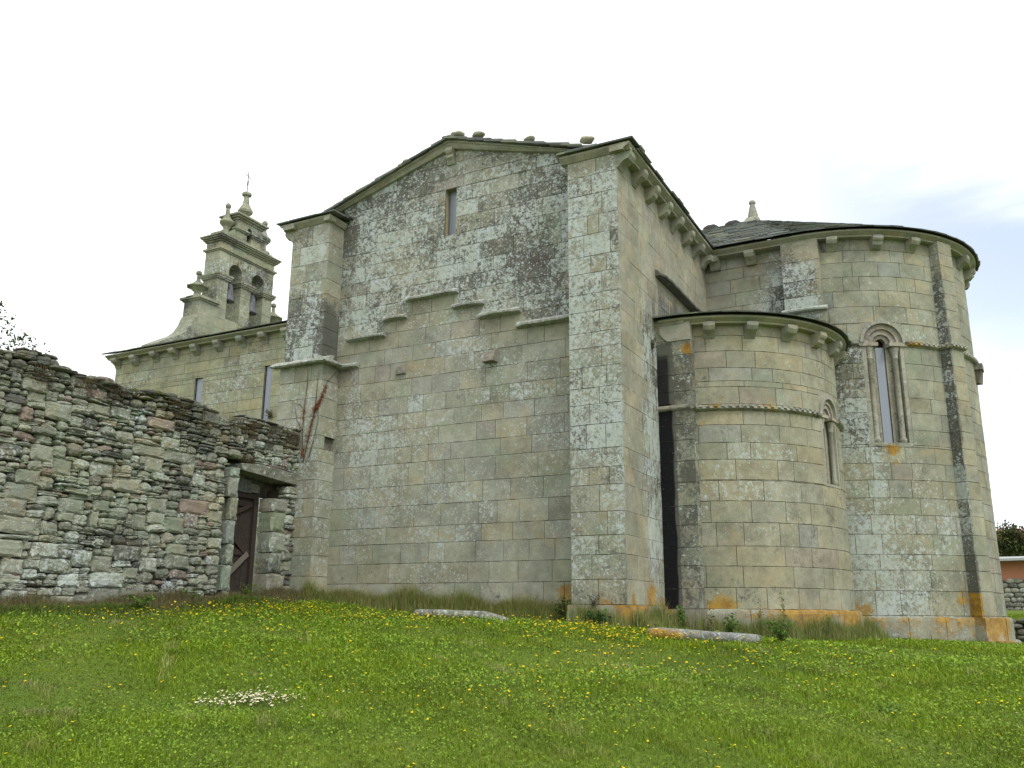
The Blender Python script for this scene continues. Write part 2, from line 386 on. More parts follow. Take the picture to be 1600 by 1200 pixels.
def sweep(mb, mp, us, prof, col=(.31, .30, .24), mi=0, jit=0, closed=True):
    """profile [(d, z)] swept along the wall's u values"""
    n = len(prof); V = []
    for u in us:
        jj = RNG.normal(0, jit, 2) if jit else (0, 0)
        d = np.array([p[0] for p in prof])+jj[0]; z = np.array([p[1] for p in prof])+jj[1]
        V.append(mp(np.full(n, float(u)), z, d))
    V = np.concatenate(V); F = []
    for i in range(len(us)-1):
        for k in range(n if closed else n-1): F.append((i*n+k, i*n+(k+1) % n, (i+1)*n+(k+1) % n, (i+1)*n+k))
    F += [tuple(range(n-1, -1, -1)), tuple((len(us)-1)*n+k for k in range(n))]
    mb.add(V, F, col, mi)

def grid_box(mb, mp, u0, u1, z0, z1, d0, d1, col, mi=0, su=.15):
    nu = max(1, int(math.ceil((u1-u0)/su))); us = np.linspace(u0, u1, nu+1)
    sweep(mb, mp, us, [(d0, z0), (d1, z0), (d1, z1), (d0, z1)], col, mi)

def spots(P, L):
    s = np.zeros(len(P))
    for x, y, z, r, w in L: s = np.maximum(s, w*np.clip(1.25-np.sqrt(((P-np.array((x, y, z)))**2).sum(1))/r, 0, 1))
    return s
def ramp(x, a, b): return np.clip((x-a)/(b-a), 0, 1)

# ------------------------------------------------------------------ ground
CTRL = np.array([(-13.1, 8.5, .0), (-13.1, 11, .05), (-13.1, 14, .27), (-12, 15.2, .24), (-10, 15.3, .08), (-8, 14.4, -.04), (-6.6, 14.9, -.12), (-5.4, 15.1, -.22), (-4, 14, -.37),
 (-4, 16.9, -.38), (-3, 18, -.42), (-2, 19.5, -.43), (-1.2, 21, -.46), (.4, 22.4, -.56), (1.5, 25, -.6), (4, 24, -.66), (6, 20, -.62), (0, 0, -1.6), (-3, 4, -1.22), (-6, 6, -.85), (-10, 5, -.6),
 (-13.1, 4, -.45), (0, 6, -1.22), (0, 10, -.86), (3, 8, -1.15), (0, 14, -.55), (4, 14, -.72), (8, 8, -1.3), (-4, 10, -.66), (-8, 10, -.35), (-11, 10, -.08), (10, 18, -.8), (-2, -4, -1.9), (-10, -2, -1.3), (8, 0, -1.8),
 (2, 29, -.66), (10, 29, -.75), (-16, 10, .1), (-20, 18, .3), (-30, 20, .4), (-16, 0, -.6), (-8, 12.5, -.13), (-2, 17, -.47), (2, 18, -.58)])
def hgt(x, y):
    x = np.asarray(x, float); y = np.asarray(y, float)
    num = np.zeros_like(x); den = np.zeros_like(x)
    for cx, cy, cz in CTRL:
        w = 1/((x-cx)**2+(y-cy)**2+.8)**1.6; num += w*cz; den += w
    h = num/den
    far = ramp(np.hypot(x+3, y-12), 30, 60); h = h*(1-far)+.3*far
    # terrace beyond the low wall, right of the apse
    tr = ramp(y, 28.9, 29.15)*ramp(x, -2, 0); tz = .03+.022*(y-29)
    h = h*(1-tr)+np.minimum(tz, 1.2)*tr
    return h
def build_ground():
    xs = np.unique(np.r_[np.linspace(-400, -40, 12), np.linspace(-40, -16, 16), np.arange(-16, 12, .4), np.linspace(12, 60, 20), np.linspace(60, 400, 10)])
    ys = np.unique(np.r_[np.linspace(-100, -6, 8), np.arange(-6, 28.8, .4), [28.8, 28.9, 29.0, 29.15, 29.3], np.linspace(29.5, 80, 30), np.linspace(80, 600, 14)])
    X, Y = np.meshgrid(xs, ys); Z = hgt(X, Y)
    Z = Z+(np.sin(X*1.7+.6*np.sin(Y*1.3))*np.sin(Y*1.5+.8*np.sin(X))*.018)
    nx = len(xs); F = [(r*nx+c, r*nx+c+1, (r+1)*nx+c+1, (r+1)*nx+c) for r in range(len(ys)-1) for c in range(nx-1)]
    mb = MB(); mb.add(np.c_[X.ravel(), Y.ravel(), Z.ravel()], F, (.1, .14, .03))
    o = mb.build('ground', SOIL, smooth=True); tag(o, 'grassy ground sloping gently up to the church', 'ground', kind='structure')
build_ground()

# ------------------------------------------------------------------ CHURCH
XE, XW = -5.6, -12.66          # east face of the transept arm, inner edge of the left buttress
YP, YG = 15.0, 15.53           # pier front, gable wall
CX, CY, CR = -3.37, 24.8, 3.61 # main apse
SX, SY, SR = -5.4, 20.1, 2.84  # side apse
YC = 21.3                      # choir wall
YN = 20.9                      # nave wall
ZE = 8.80                      # underside of the cornice
church = thing('church', 'weathered granite Romanesque church with gabled transept, two round apses and a bell gable', 'church', (-8, 18, 0))

def zledge(x):
    z = np.full_like(x, 5.7)
    for a, b, q in ((-12.4, -11.36, 6.0), (-11.36, -10.77, 6.33), (-10.77, -9.5, 6.72), (-9.5, -8.84, 6.36), (-8.84, -7.95, 6.04), (-7.95, -6.5, 5.7)):
        z = np.where((x >= a) & (x < b), q, z)
    return z
def W_gable(P):
    x, z = P[:, 0], P[:, 2]; zl = zledge(x); up = ramp(z, zl-.05, zl+.1)
    und = ramp(z, zl-.75, zl-.1)*(1-up)      # sheltered band below each drip ledge
    n = fbm(P, .45, 3.0)
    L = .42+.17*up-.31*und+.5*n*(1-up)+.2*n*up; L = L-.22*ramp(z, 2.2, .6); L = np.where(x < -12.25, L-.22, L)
    L = L-.18*(1-up)*ramp(x, -9.2, -7.2)*ramp(z, 4.5, 3.0)
    D = .06+.36*up-.10*und+.4*fbm(P, .6, 8.0)*up+.25*fbm(P, .7, 28.)*(1-up)
    O = spots(P, [(-6.95, YG, .42, .30, .95), (-6.8, YG, .3, .2, .9), (-9.62, YG, 6.75, .1, .8), (-9.62, YG, 3.0, .12, .3)])
    return np.c_[L, D, O]
def V_gable(P):
    x, z = P[:, 0], P[:, 2]; up = ramp(z, zledge(x)-.05, zledge(x)+.1)
    r = .18*up+spots(P, [(-7.6, YG, 7.05, .35, 1.0), (-10.3, YG, 7.75, .5, .8), (-11.1, YG, 3.6, .28, .9), (-9, YG, 7.4, .7, .55)])
    return np.c_[r, np.zeros(len(P)), np.zeros(len(P))]
GZ = [-.3, .19, .62, 1.02, 1.42, 1.76, 2.2, 2.62, 3.1, 3.45, 3.83, 4.18, 4.55, 4.95, 5.33, 5.68, 6.05, 6.38, 6.74, 7.08, 7.40, 7.78, 8.14, 8.5, 8.86, 9.2, 9.5, 9.84, 10.2, 10.5]
mb = MB()
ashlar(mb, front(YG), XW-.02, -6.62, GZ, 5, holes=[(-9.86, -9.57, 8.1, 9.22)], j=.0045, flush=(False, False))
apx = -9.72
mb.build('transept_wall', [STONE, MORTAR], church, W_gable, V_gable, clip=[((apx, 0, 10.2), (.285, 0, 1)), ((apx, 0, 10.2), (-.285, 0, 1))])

# raking cornice
def rake(xs, zb0, zt0, sb, stp, y0, y1, col):
    m = MB(); n = 0
    V = []
    for x in xs:
        k = abs(x-apx); zb, zt = zb0-sb*k, zt0-stp*k
        V += [(x, y1, zb), (x, y0+.07, zb), (x, y0, zb+(zt-zb)*.62), (x, y0-.03, zb+(zt-zb)*.68), (x, y0-.03, zt), (x, y1, zt)]
    F = [(i*6+k, i*6+(k+1) % 6, (i+1)*6+(k+1) % 6, (i+1)*6+k) for i in range(len(xs)-1) for k in range(6)]
    F += [(5, 4, 3, 2, 1, 0), tuple((len(xs)-1)*6+k for k in range(6))]
    m.add(V, F, col); return m
W_c = (.28, .10, 0)
m = rake([-12.9, -11.9, apx], 10.18, 10.36, .288, .335, YG-.14, YG+.3, (.33, .32, .26)); m.build('raking_cornice', STONE, church, W_c)
m = rake([apx, -8, -6.5], 10.18, 10.36, .288, .335, YG-.14, YG+.3, (.31, .31, .25)); m.build('raking_cornice', STONE, church, W_c)

# corbel generator, built in (u, z, d) of any mapping
def corbel(name_, mp, u, ztop, w=.21, h=.30, out=.30, kind=0, parent=church, seed=0, W=(.22, .08, 0)):
    prof = [(-.05, 0), (out, 0), (out+.005, -.07), (out-.02, -.11)]
    if kind == 0: prof += [(out-.05, -.15), (out*.62, -.165), (out*.40, -.20), (out*.22, -.25), (.02, -h), (-.05, -h)]
    elif kind == 1: prof += [(out-.06, -.14), (out*.68, -.21), (out*.42, -.26), (.03, -h), (-.05, -h)]
    else: prof += [(out-.02, -.13), (out*.55, -.14), (out*.38, -.18), (out*.3, -.23), (.03, -h), (-.05, -h)]
    us = [u-w/2, u-w/4, u, u+w/4, u+w/2]; n = len(prof); V = []
    for i, uu in enumerate(us):
        kx = (0, .5, 1, .5, 0)[i]
        d = np.array([p[0]+(.022*kx if 1 <= a <= 5 else 0) for a, p in enumerate(prof)]); z = np.array([p[1]-(.02*kx if 2 <= a <= 6 else 0) for a, p in enumerate(prof)])+ztop
        V.append(mp(np.full(n, float(uu)), z, d))
    F = [(i*n+k, i*n+(k+1) % n, (i+1)*n+(k+1) % n, (i+1)*n+k) for i in range(4) for k in range(n)]
    F += [tuple(range(n-1, -1, -1)), tuple(4*n+k for k in range(n))]
    mb = MB(); mb.add(np.concatenate(V), F, tone(random, 0)); return mb.build('corbel', STONE, parent, W)

# apex bracket, stubs of broken corbels, ledges
corbel('', front(YG), apx, 10.16, .2, .36, .16, 1)
for x_, z_, w_, h_, o_ in ((-10.87, 5.30, .26, .24, .05), (-8.62, 5.34, .30, .30, .16)):
    mb = MB(); mb.add(front(YG)(np.array([x_-w_/2, x_+w_/2, x_+w_/2, x_-w_/2, x_-w_/2, x_+w_/2*.8, x_+w_/2*.9, x_-w_/2*.5]), np.array([z_-h_, z_-h_, z_, z_-.05, z_-h_, z_-h_, z_-.03, z_-.08]), np.array([0, 0, 0, 0, o_, o_*1.3, o_*.5, o_*.4])),
        [(4, 5, 6, 7), (0, 1, 5, 4), (1, 2, 6, 5), (2, 3, 7, 6), (3, 0, 4, 7)], (.24, .22, .18)); mb.build('broken_corbel', STONE, church, (.2, .3, 0))
def ledge(mp, u0, u1, z, d=.19, th=.11, W=(.62, .25, .0), parent=church, slope=.0, col=(.34, .34, .29)):
    mb = MB(); n = max(3, int((u1-u0)/.18)); us = np.linspace(u0, u1, n+1)
    for i in range(1):
        V = []; 
        for q, u in enumerate(us):
            j1, j2 = RNG.normal(0, .006), RNG.normal(0, .008)
            end = .55 if q in (0,) else (.75 if q == n else 1)
            pr = [(-.03, z), (d*end+j1, z+.012+j2), (d*end+.01+j1, z+.05+j2), (.05, z+th), (-.03, z+th+.02)]
            V.append(mp(np.full(5, float(u)), np.array([p[1] for p in pr])+slope*q, np.array([p[0] for p in pr])))
        F = [(i*5+k, i*5+(k+1) % 5, (i+1)*5+(k+1) % 5, (i+1)*5+k) for i in range(n) for k in range(5)]+[(4, 3, 2, 1, 0), tuple(n*5+k for k in range(5))]
        mb.add(np.concatenate(V), F, col)
    return mb.build('drip_ledge', STONE, parent, W)
fg = front(YG)
ledge(fg, -12.36, -11.30, 5.97, .2); ledge(fg, -11.38, -10.76, 6.32, .17); ledge(fg, -10.80, -9.45, 6.70, .16); ledge(fg, -9.58, -8.80, 6.34, .17)
ledge(fg, -8.92, -7.93, 6.02, .2, .13); ledge(fg, -8.02, -6.64, 5.68, .2, .14); ledge(fg, -12.56, -12.02, 5.35, .17, .13)
ledge(east(XE), 17.15, 21.0, 6.98, .2, .14, (.1, .75, 0))

# slit window in the gable
win = MB(); g = front(YG)
for a, b in ((-9.90, -9.86), (-9.57, -9.53)): grid_box(win, g, a, b, 8.1, 9.22, -.45, -.012, (.34, .30, .19))
grid_box(win, g, -9.86, -9.57, 8.04, 8.1, -.45, -.005, (.34, .32, .22)); grid_box(win, g, -9.86, -9.57, 9.22, 9.27, -.45, -.01, (.28, .24, .2))
wo = win.build('window', STONE, church, (.12, .1, 0))
mb = MB(); grid_box(mb, g, -9.858, -9.572, 8.1, 9.22, -.20, -.17, (.1, .1, .1)); mb.build('pane', GLASS, wo)
mb = MB(); grid_box(mb, g, -9.858, -9.84, 8.1, 9.22, -.17, -.15, (.1, .1, .1)); grid_box(mb, g, -9.59, -9.572, 8.1, 9.22, -.17, -.15, (.1, .1, .1)); mb.build('window_frame', GREYWOOD, wo)

# right pier (south-east corner of the transept) with the east wall
def W_pier(P):
    x, y, z = P[:, 0], P[:, 1], P[:, 2]; n = fbm(P, .5, 12.)
    isf = y < 15.02
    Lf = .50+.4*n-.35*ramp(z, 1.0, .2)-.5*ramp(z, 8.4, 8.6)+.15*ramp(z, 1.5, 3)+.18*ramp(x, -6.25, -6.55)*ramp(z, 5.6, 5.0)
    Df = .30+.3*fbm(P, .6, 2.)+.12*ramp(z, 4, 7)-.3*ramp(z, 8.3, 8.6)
    ye = y
    st = ramp(ye, 15.75, 16.35)
    low = ramp(z, 6.9, 5.4+.0*z)
    Le = .05+.62*st*low-.2*ramp(z, 1.6, .5)+.35*n*st*low-.1*ramp(z, 6, 8)
    De = .02+.42*st*low*ramp(z, .8, 2)+.45*ramp(z, 5.6, 6.3)*ramp(z, 7.0, 6.6)*ramp(ye, 16.6, 17.6)
    L = np.where(isf, Lf, Le); D = np.where(isf, Df, De)
    O = spots(P, [(-6.0, 15, .05, .38, .8), (-6.05, 15, .4, .16, .7), (-5.6, 15.35, .22, .3, .75), (-5.6, 16.3, .3, .55, .8), (-5.6, 16.9, .2, .4, .75), (-5.7, 15, -.05, .3, .6),
        (-5.95, 15, 5.05, .2, .45), (-6.2, 15, 4.75, .25, .4)])
    return np.c_[L, D, O]
def V_pier(P):
    f = P[:, 1] < 15.02
    return np.c_[np.where(f, .10+.35*fbm(P, .5, 5.), 0)+spots(P, [(-6.0, 15, 3.2, .5, .5), (-6.3, 15, 3.9, .4, .4)]), np.zeros(len(P)), np.where(f, 0, 1)]
PZ = [-.4, .20, .63, 1.06, 1.40, 1.82, 2.30, 2.62, 2.97, 3.42, 3.8, 4.12, 4.52, 4.9, 5.2, 5.62, 5.98, 6.4, 6.75, 7.2, 7.6, 8.05, 8.46, ZE+.1]
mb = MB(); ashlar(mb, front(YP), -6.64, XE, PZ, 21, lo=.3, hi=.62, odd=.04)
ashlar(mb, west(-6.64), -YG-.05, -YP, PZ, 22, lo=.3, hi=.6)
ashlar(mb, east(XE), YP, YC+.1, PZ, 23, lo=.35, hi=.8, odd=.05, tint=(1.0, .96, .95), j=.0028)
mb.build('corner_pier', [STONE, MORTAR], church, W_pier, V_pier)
mb = MB(); f_ = front(YP)
grid_box(mb, f_, -6.70, XE+.052, -.7, .19, -.1, .055, (.33, .31, .25)); grid_box(mb, east(XE), YP-.053, 17.1, -.7, .189, -.1, .055, (.33, .31, .26))
mb.build('plinth', STONE, church, lambda P: np.c_[np.full(len(P), .35), np.full(len(P), .05), .62+1.3*fbm(P, 1.5, 3.)])

# left buttress: an upper shaft above a sloping drip ledge and a slightly wider lower shaft
def W_but(P):
    z = P[:, 2]; n = fbm(P, .5, 31.); up = ramp(z, 5.4, 5.5)
    side = P[:, 0] > XW-.03
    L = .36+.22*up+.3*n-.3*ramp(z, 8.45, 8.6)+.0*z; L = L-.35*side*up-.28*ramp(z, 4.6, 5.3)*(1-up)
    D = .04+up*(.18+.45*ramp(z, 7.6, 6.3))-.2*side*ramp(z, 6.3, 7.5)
    return np.c_[L, D, np.zeros(len(P))]
BZ = [5.46, 5.85, 6.25, 6.62, 7.05, 7.42, 7.85, 8.3, ZE+.08]
mb = MB(); ashlar(mb, front(YP), -13.75, XW, BZ, 31, lo=.35, hi=.7, odd=0, off=.01); ashlar(mb, east(XW), YP, YG+.05, BZ, 32, lo=.5, hi=.6, odd=0)
ashlar(mb, west(-13.75), -22, -YP, BZ, 33)
LZ = [-.2, .33, .77, 1.2, 1.58, 2.0, 2.4, 2.8, 3.2, 3.48, 3.77, 4.2, 4.62, 5.02, 5.44]
ashlar(mb, front(YP-.04), -13.8, XW+.08, LZ, 34, lo=.35, hi=.6, odd=.05)
ashlar(mb, east(XW+.08), YP-.04, YG+.05, LZ, 35, lo=.5, hi=.6, odd=.03, holes=[(15.16, YG+.05, 3.48, 3.77)]); ashlar(mb, west(-13.8), -21, -YP+.04, LZ, 36)
mb.build('buttress', [STONE, MORTAR], church, W_but, lambda P: np.c_[np.zeros(len(P)), np.zeros(len(P)), np.zeros(len(P))])
mb = MB(); grid_box(mb, east(XW+.08), 15.16, YG, 3.46, 3.79, -.12, -.1, (.2, .18, .14)); mb.build('putlog_hole', STONE, church, (0, .3, 0))
sl = MB()
for (mpf, a, b) in ((front(YP-.04), -13.95, XW+.30), (east(XW+.08), YP-.26, YG+.02)):
    us = np.linspace(a, b, 9); sweep(sl, mpf, us, [(-.03, 5.40), (.17, 5.38), (.20, 5.41), (.18, 5.45), (-.02, 5.55), (-.12, 5.56)], (.33, .33, .28), jit=.004)
sl.build('drip_ledge', STONE, church, (.6, .25, .15))

# horizontal cornice caps over buttress and pier, and the east cornice
CORN = [(-.1, ZE), (.18, ZE), (.19, ZE+.03), (.31, ZE+.10), (.32, ZE+.135), (-.1, ZE+.135)]
CORNF = [(-.1, ZE+.01), (.02, ZE+.01), (.11, ZE+.10), (.13, ZE+.135), (-.1, ZE+.135)]
W_co = (.18, .06, .03)
def cornice(segs):
    mb = MB()
    for mpf, us, pr in segs: sweep(mb, mpf, us, pr, (.33, .32, .25), jit=.002)
    return mb.build('cornice', STONE, church, lambda P: np.c_[.15+.3*fbm(P, 1.2, 1.), .08+.3*fbm(P, .8, 7.), np.zeros(len(P))])
cornice([(front(YP), np.linspace(-6.78, XE+.30, 5), CORNF), (east(XE), np.linspace(YP-.12, YC-.30, 12), CORN)])
cornice([(front(YP), np.linspace(-14.02, XW+.1, 5), CORNF), (east(XW), np.linspace(YP-.12, YG, 3), [(-.1, ZE+.01), (.04, ZE+.01), (.09, ZE+.10), (.10, ZE+.135), (-.1, ZE+.135)]),
         (west(-13.75), np.linspace(-21, -YP+.13, 8), CORN)])
ke = [0, 0, 0, 0, 0, 0, 0, 0]
for i, y_ in enumerate((15.155, 15.96, 16.76, 17.63, 18.47, 19.32, 20.17, 20.95)):
    corbel('', east(XE), y_, ZE+.005, .22 if i else .3, .30, .29, (0, 0, 1, 1, 0, 1, 0, 2)[i])
corbel('', west(-13.75), -15.14, ZE+.005, .26, .3, .26, 0)

# slate roofs
def slate_col(r=RNG):
    k = r.uniform(.6, 1.5); return (.115*k, .128*k, .115*k) if r.random() < .8 else (.15*k, .16*k, .11*k)
def slates(mb, pos, u0, u1, s0, s1, row=.3, wlo=.25, whi=.55, th=.022, edge_jit=.02, u_lo=None):
    """pos(u, s) -> point and normal; rows of thick irregular slates from the eave (s0) upwards"""
    s = s0; k = 0; u1f = u1 if callable(u1) else (lambda q, v=u1: v)
    while s < s1:
        u1 = u1f(s)
        u = u0-RNG.uniform(0, .2); e = min(s+row*1.5, s1+.05)
        while u < u1:
            w = RNG.uniform(wlo, whi); a = u+.004; b = min(u+w-.004, u1+RNG.uniform(0, .03)); so = s+RNG.uniform(-edge_jit, edge_jit)*1.2
            if a < u0: a = u0-RNG.uniform(0, .03)
            if b-a > .05:
                V = []
                t_ = th*RNG.uniform(.7, 1.5)
                for (uu, ss, hh) in ((a, so, .035), (b, so+RNG.uniform(-.012, .012), .035), (b, e, .0), (a, e, .0)):
                    p, n = pos(uu, ss); V.append(p+n*hh)
                for (uu, ss, hh) in ((a, so, .035), (b, so, .035), (b, e, .0), (a, e, .0)):
                    p, n = pos(uu, ss); V.append(p+n*(hh+t_))
                mb.add(V, [(3, 2, 1, 0), (4, 5, 6, 7), (0, 1, 5, 4), (1, 2, 6, 5), (2, 3, 7, 6), (3, 0, 4, 7)], slate_col())
            u += w
        s += row*RNG.uniform(.85, 1.1); k += 1
def plane_roof(o, ua, sa):
    o = np.array(o, float); ua = np.array(ua, float); sa = np.array(sa, float); ua /= np.linalg.norm(ua); sa /= np.linalg.norm(sa)
    n = np.cross(ua, sa); n *= 1 if n[2] > 0 else -1
    return lambda u, s: (o+ua*u+sa*s, n)
ZR = ZE+.135
# transept arm: two slopes, ridge along y. roof skin starts on the cornice
mb = MB()
sl_e = sqrt(1+.335**2)
for sx, xe in ((1, -5.24), (-1, -14.12)):
    half = abs(xe-apx)
    pos = plane_roof((apx+sx*half, 0, ZR+.0), (0, 1, 0), (-sx, 0, (10.37-ZR)/half))
    L_ = sqrt(half**2+(10.37-ZR)**2)
    slates(mb, pos, YG-.2, 29, 0, L_, .33, .3, .6, .03, .03)
    slates(mb, lambda u, s, pos=pos: ((pos(u, s)[0]-np.array((0, 0, .035)), pos(u, s)[1])), YG-.24, YG+.4, 0, L_, .45, .4, .7, .03, .03)
# caps over pier and buttress
for a, b in ((-6.80, -5.22), (-14.14, XW+.24)):
    pos = plane_roof((0, YP-.17, ZR), (1, 0, 0), (0, 1, .12))
    slates(mb, pos, a, b, 0, .75, .26, .3, .5, .03, .015)
# ridge capping slabs
y = YG-.18
while y < 28.5:
    L2 = RNG.uniform(.35, .6); mb.box(apx-.16, apx+.16, y, y+L2-.02, 10.40, 10.455, slate_col(), jit=.01); y += L2
mb.build('transept_roof', SLATE, church)
mb = MB()      # under-roof so that no sky shows through the slates
mb.add([(-5.3, YG+.2, ZR-.01), (apx, YG+.2, 10.33), (-14.05, YG+.2, ZR-.01), (-5.3, 29, ZR-.01), (apx, 29, 10.33), (-14.05, 29, ZR-.01)], [(0, 1, 4, 3), (1, 2, 5, 4), (2, 1, 0), (3, 4, 5), (0, 3, 5, 2)], (.05, .05, .05))
mb.build('roof_deck', GREYWOOD, church)

# side apse ------------------------------------------------------
ms = cyl(SX, SY, SR); A = lambda deg: radians(deg)*SR
def W_sap(P):
    x, y, z = P[:, 0], P[:, 1], P[:, 2]; ang = np.degrees(np.arctan2(y-SY, x-SX)); n = fbm(P, .45, 51.)
    L = .34+.45*n-.35*ramp(ang, -42, -25)-.25*ramp(z, 5.1, 5.5)-.1*ramp(z, 1.6, .5)+.0*z
    L = L-.3*ramp(np.abs(z-3.75), .3, .1)
    D = .06+.4*fbm(P, .5, 44.)
    O = spots(P, [(-4.6, 17.4, .12, .5, .9), (-3.9, 17.7, .1, .4, .5), (-2.65, 19.3, .0, .4, .5), (-4.3, 17.5, 4.12, .5, .5), (-3.5, 18, 4.12, .5, .5), (-4.75, 17.3, 3.75, .2, .6)])
    return np.c_[L, D, O]
SZ = [-.6, .15, .55, .95, 1.33, 1.78, 2.2, 2.60, 3.02, 3.36, 3.72, 4.0, 4.14, 4.5, 4.9, 5.25, 5.58, 5.86]
WS = -14.0
mb = MB(); ashlar(mb, ms, A(-100), A(20), SZ, 41, holes=[(A(WS)-.40, A(WS)+.40, 2.62, 4.62)], lo=.4, hi=1.0, sub=.12, odd=.1, tint=(1.05, 1.02, .95))
mb.build('side_apse_wall', [STONE, MORTAR], church, W_sap, lambda P: np.c_[np.full(len(P), .05), np.zeros(len(P)), np.full(len(P), .4)])
# corner pilaster with the black wet stain beside the transept
def W_pil(P):
    x, z = P[:, 0], P[:, 2]; st = ramp(x+.06*fbm(P, 1.3, 4.), -5.26, -5.36)*ramp(z, 5.5, 5.1)
    st = np.where(z > 4.1, st*.55, st)
    return np.c_[.38-.9*st+.2*fbm(P, .8, 6.), .42+1.9*st-.35*ramp(z, 5.45, 5.6), spots(P, [(-4.95, 17.05, 5.28, .17, 1.1), (-4.86, 17.0, 2.9, .12, .9), (-4.85, 17.05, 4.7, .12, .6), (-4.85, 17.05, 3.2, .1, .5), (-4.9, 17, .1, .25, .6)])]
PILZ = [-.6, .15, .52, .95, 1.3, 1.72, 2.1, 2.55, 2.98, 3.4, 3.72, 4.02, 4.4, 4.75, 5.16, 5.48, 5.86]
mb = MB(); ashlar(mb, front(17.07), XE, -4.88, PILZ, 43, lo=.7, hi=.8, sub=.07, odd=0); ashlar(mb, east(-4.88), 17.07, 17.4, PILZ, 44, lo=.4, hi=.5, odd=0)
mb.build('pilaster', [STONE, MORTAR], church, W_pil)
def W_pl(P): return np.c_[np.full(len(P), .25), np.full(len(P), .05), np.clip(.8*(.4+2.4*fbm(P, .9, 3.))+.42, 0, 1.1)*ramp(P[:, 2], -.5, 0)]
def W_pl2(P):
    s = spots(P, [(-.25, 21.7, -.05, .9, 1.3), (.1, 22.6, -.1, .8, 1.2), (.3, 23.4, -.1, .9, 1.2), (-.1, 22.6, .35, .3, 1.3), (-2.7, 20.9, 0, .7, .8), (-1.6, 21.3, -.1, .5, .8), (-2.2, 21.1, 0, .5, .7), (-1.0, 21.9, .0, .5, .7)])
    return np.c_[np.full(len(P), .32), np.full(len(P), .10), s]
mb = MB()
def plinth(mb, mp, a, b, z0, z1, d, seed, lo=.7, hi=1.3):
    rnd = random.Random(seed); u = a
    while u < b:
        e = min(u+rnd.uniform(lo, hi), b)
        us = np.linspace(u+.006, e-.006, 6); sweep(mb, mp, us, [(-.05, z0), (d, z0), (d, z1-.08), (d-.015, z1-.02), (d-.05, z1), (-.05, z1+.012)], tone(rnd, .1), jit=.004); u = e
plinth(mb, ms, A(-100), A(20), -.75, .14, .13, 3); plinth(mb, ms, A(-60), A(20), -.85, -.32, .24, 5)
grid_box(mb, front(17.07), XE, -4.83, -.7, .14, -.1, .07, (.3, .29, .24)); grid_box(mb, east(-4.88), 16.99, 17.4, -.7, .14, -.1, .07, (.3, .29, .24))
mb.build('plinth', STONE, church, W_pl)
def string(mb, mp, a, b, z, seg=.07, checker=True, r=1.):
    u = a; i = 0; base = [(-.03, z), (.055, z+.03), (.075, z+.055), (.075, z+.095), (.02, z+.12), (-.03, z+.13)]
    us = np.linspace(a, b, max(3, int((b-a)/.12))); sweep(mb, mp, us, base, (.33, .32, .26), jit=.002)
    while checker and u < b-seg:      # billet ornament
        for row in (0, 1):
            if (i+row) % 2: grid_box(mb, mp, u, u+seg, z+.04+row*.036, z+.04+(row+1)*.036, .05, .10, (.40, .40, .34))
        u += seg; i += 1
mb = MB(); string(mb, ms, A(WS)+.42, A(15), 4.0); mb.build('string_course', STONE, church, (.3, .3, 0)); mb = MB(); string(mb, ms, A(-84), A(WS)-.42, 4.0)
mb.build('string_course', STONE, church, lambda P: np.c_[np.full(len(P), .3), .25+.4*fbm(P, 2, 2.), spots(P, [(-4.4, 17.45, 4.1, .5, .9), (-3.6, 17.9, 4.1, .5, .8), (-4.0, 17.6, 4.1, .4, .5)])*(.55+1.3*pn0(P, 4.))]); mb = MB()
string(mb, front(17.07), XE, -4.80, 4.0, checker=False); string(mb, east(-4.88), 17.0, 17.33, 4.0, checker=False)
mb.build('string_course', STONE, church, lambda P: np.c_[np.full(len(P), .3), .25+.4*fbm(P, 2, 2.), spots(P, [(-4.4, 17.45, 4.1, .5, .9), (-3.6, 17.9, 4.1, .5, .8), (-4.0, 17.6, 4.1, .4, .5)])*(.55+1.3*pn0(P, 4.))])
ZS = 5.80
CS = [(-.1, ZS), (.16, ZS), (.17, ZS+.03), (.28, ZS+.09), (.29, ZS+.13), (-.1, ZS+.13)]
mb = MB(); sweep(mb, ms, np.linspace(A(-92), A(20), 40), CS, (.33, .32, .24), jit=.001)
sweep(mb, front(17.07), np.linspace(XE, -5.0, 4), [(-.3, ZS), (.0, ZS), (.02, ZS+.03), (.04, ZS+.09), (.05, ZS+.13), (-.3, ZS+.13)], (.33, .32, .24))
mb.build('cornice', STONE, church, (.12, .1, 0))
for k, dg in enumerate((-73, -56.6, -39.7, -22.5, -5.8, 10)): corbel('', ms, A(dg), ZS+.005, .22, .29, .26, (0, 0, 0, 1, 1, 0)[k], W=(.1, .05, .05))
mb = MB(); prof = [(-.02, 0), (.02, 0), (.01, -.1), (-.06, -.2), (-.07, -.32)]       # corner corbel block on the pilaster
mb.prism([(-5.52, ZS), (-4.87, ZS), (-4.87, ZS-.34), (-5.34, ZS-.34), (-5.42, ZS-.27), (-5.50, ZS-.16)], 17.03, 17.3, 'y', (.35, .34, .28)); mb.build('corbel', STONE, church, (.1, 0, 0))
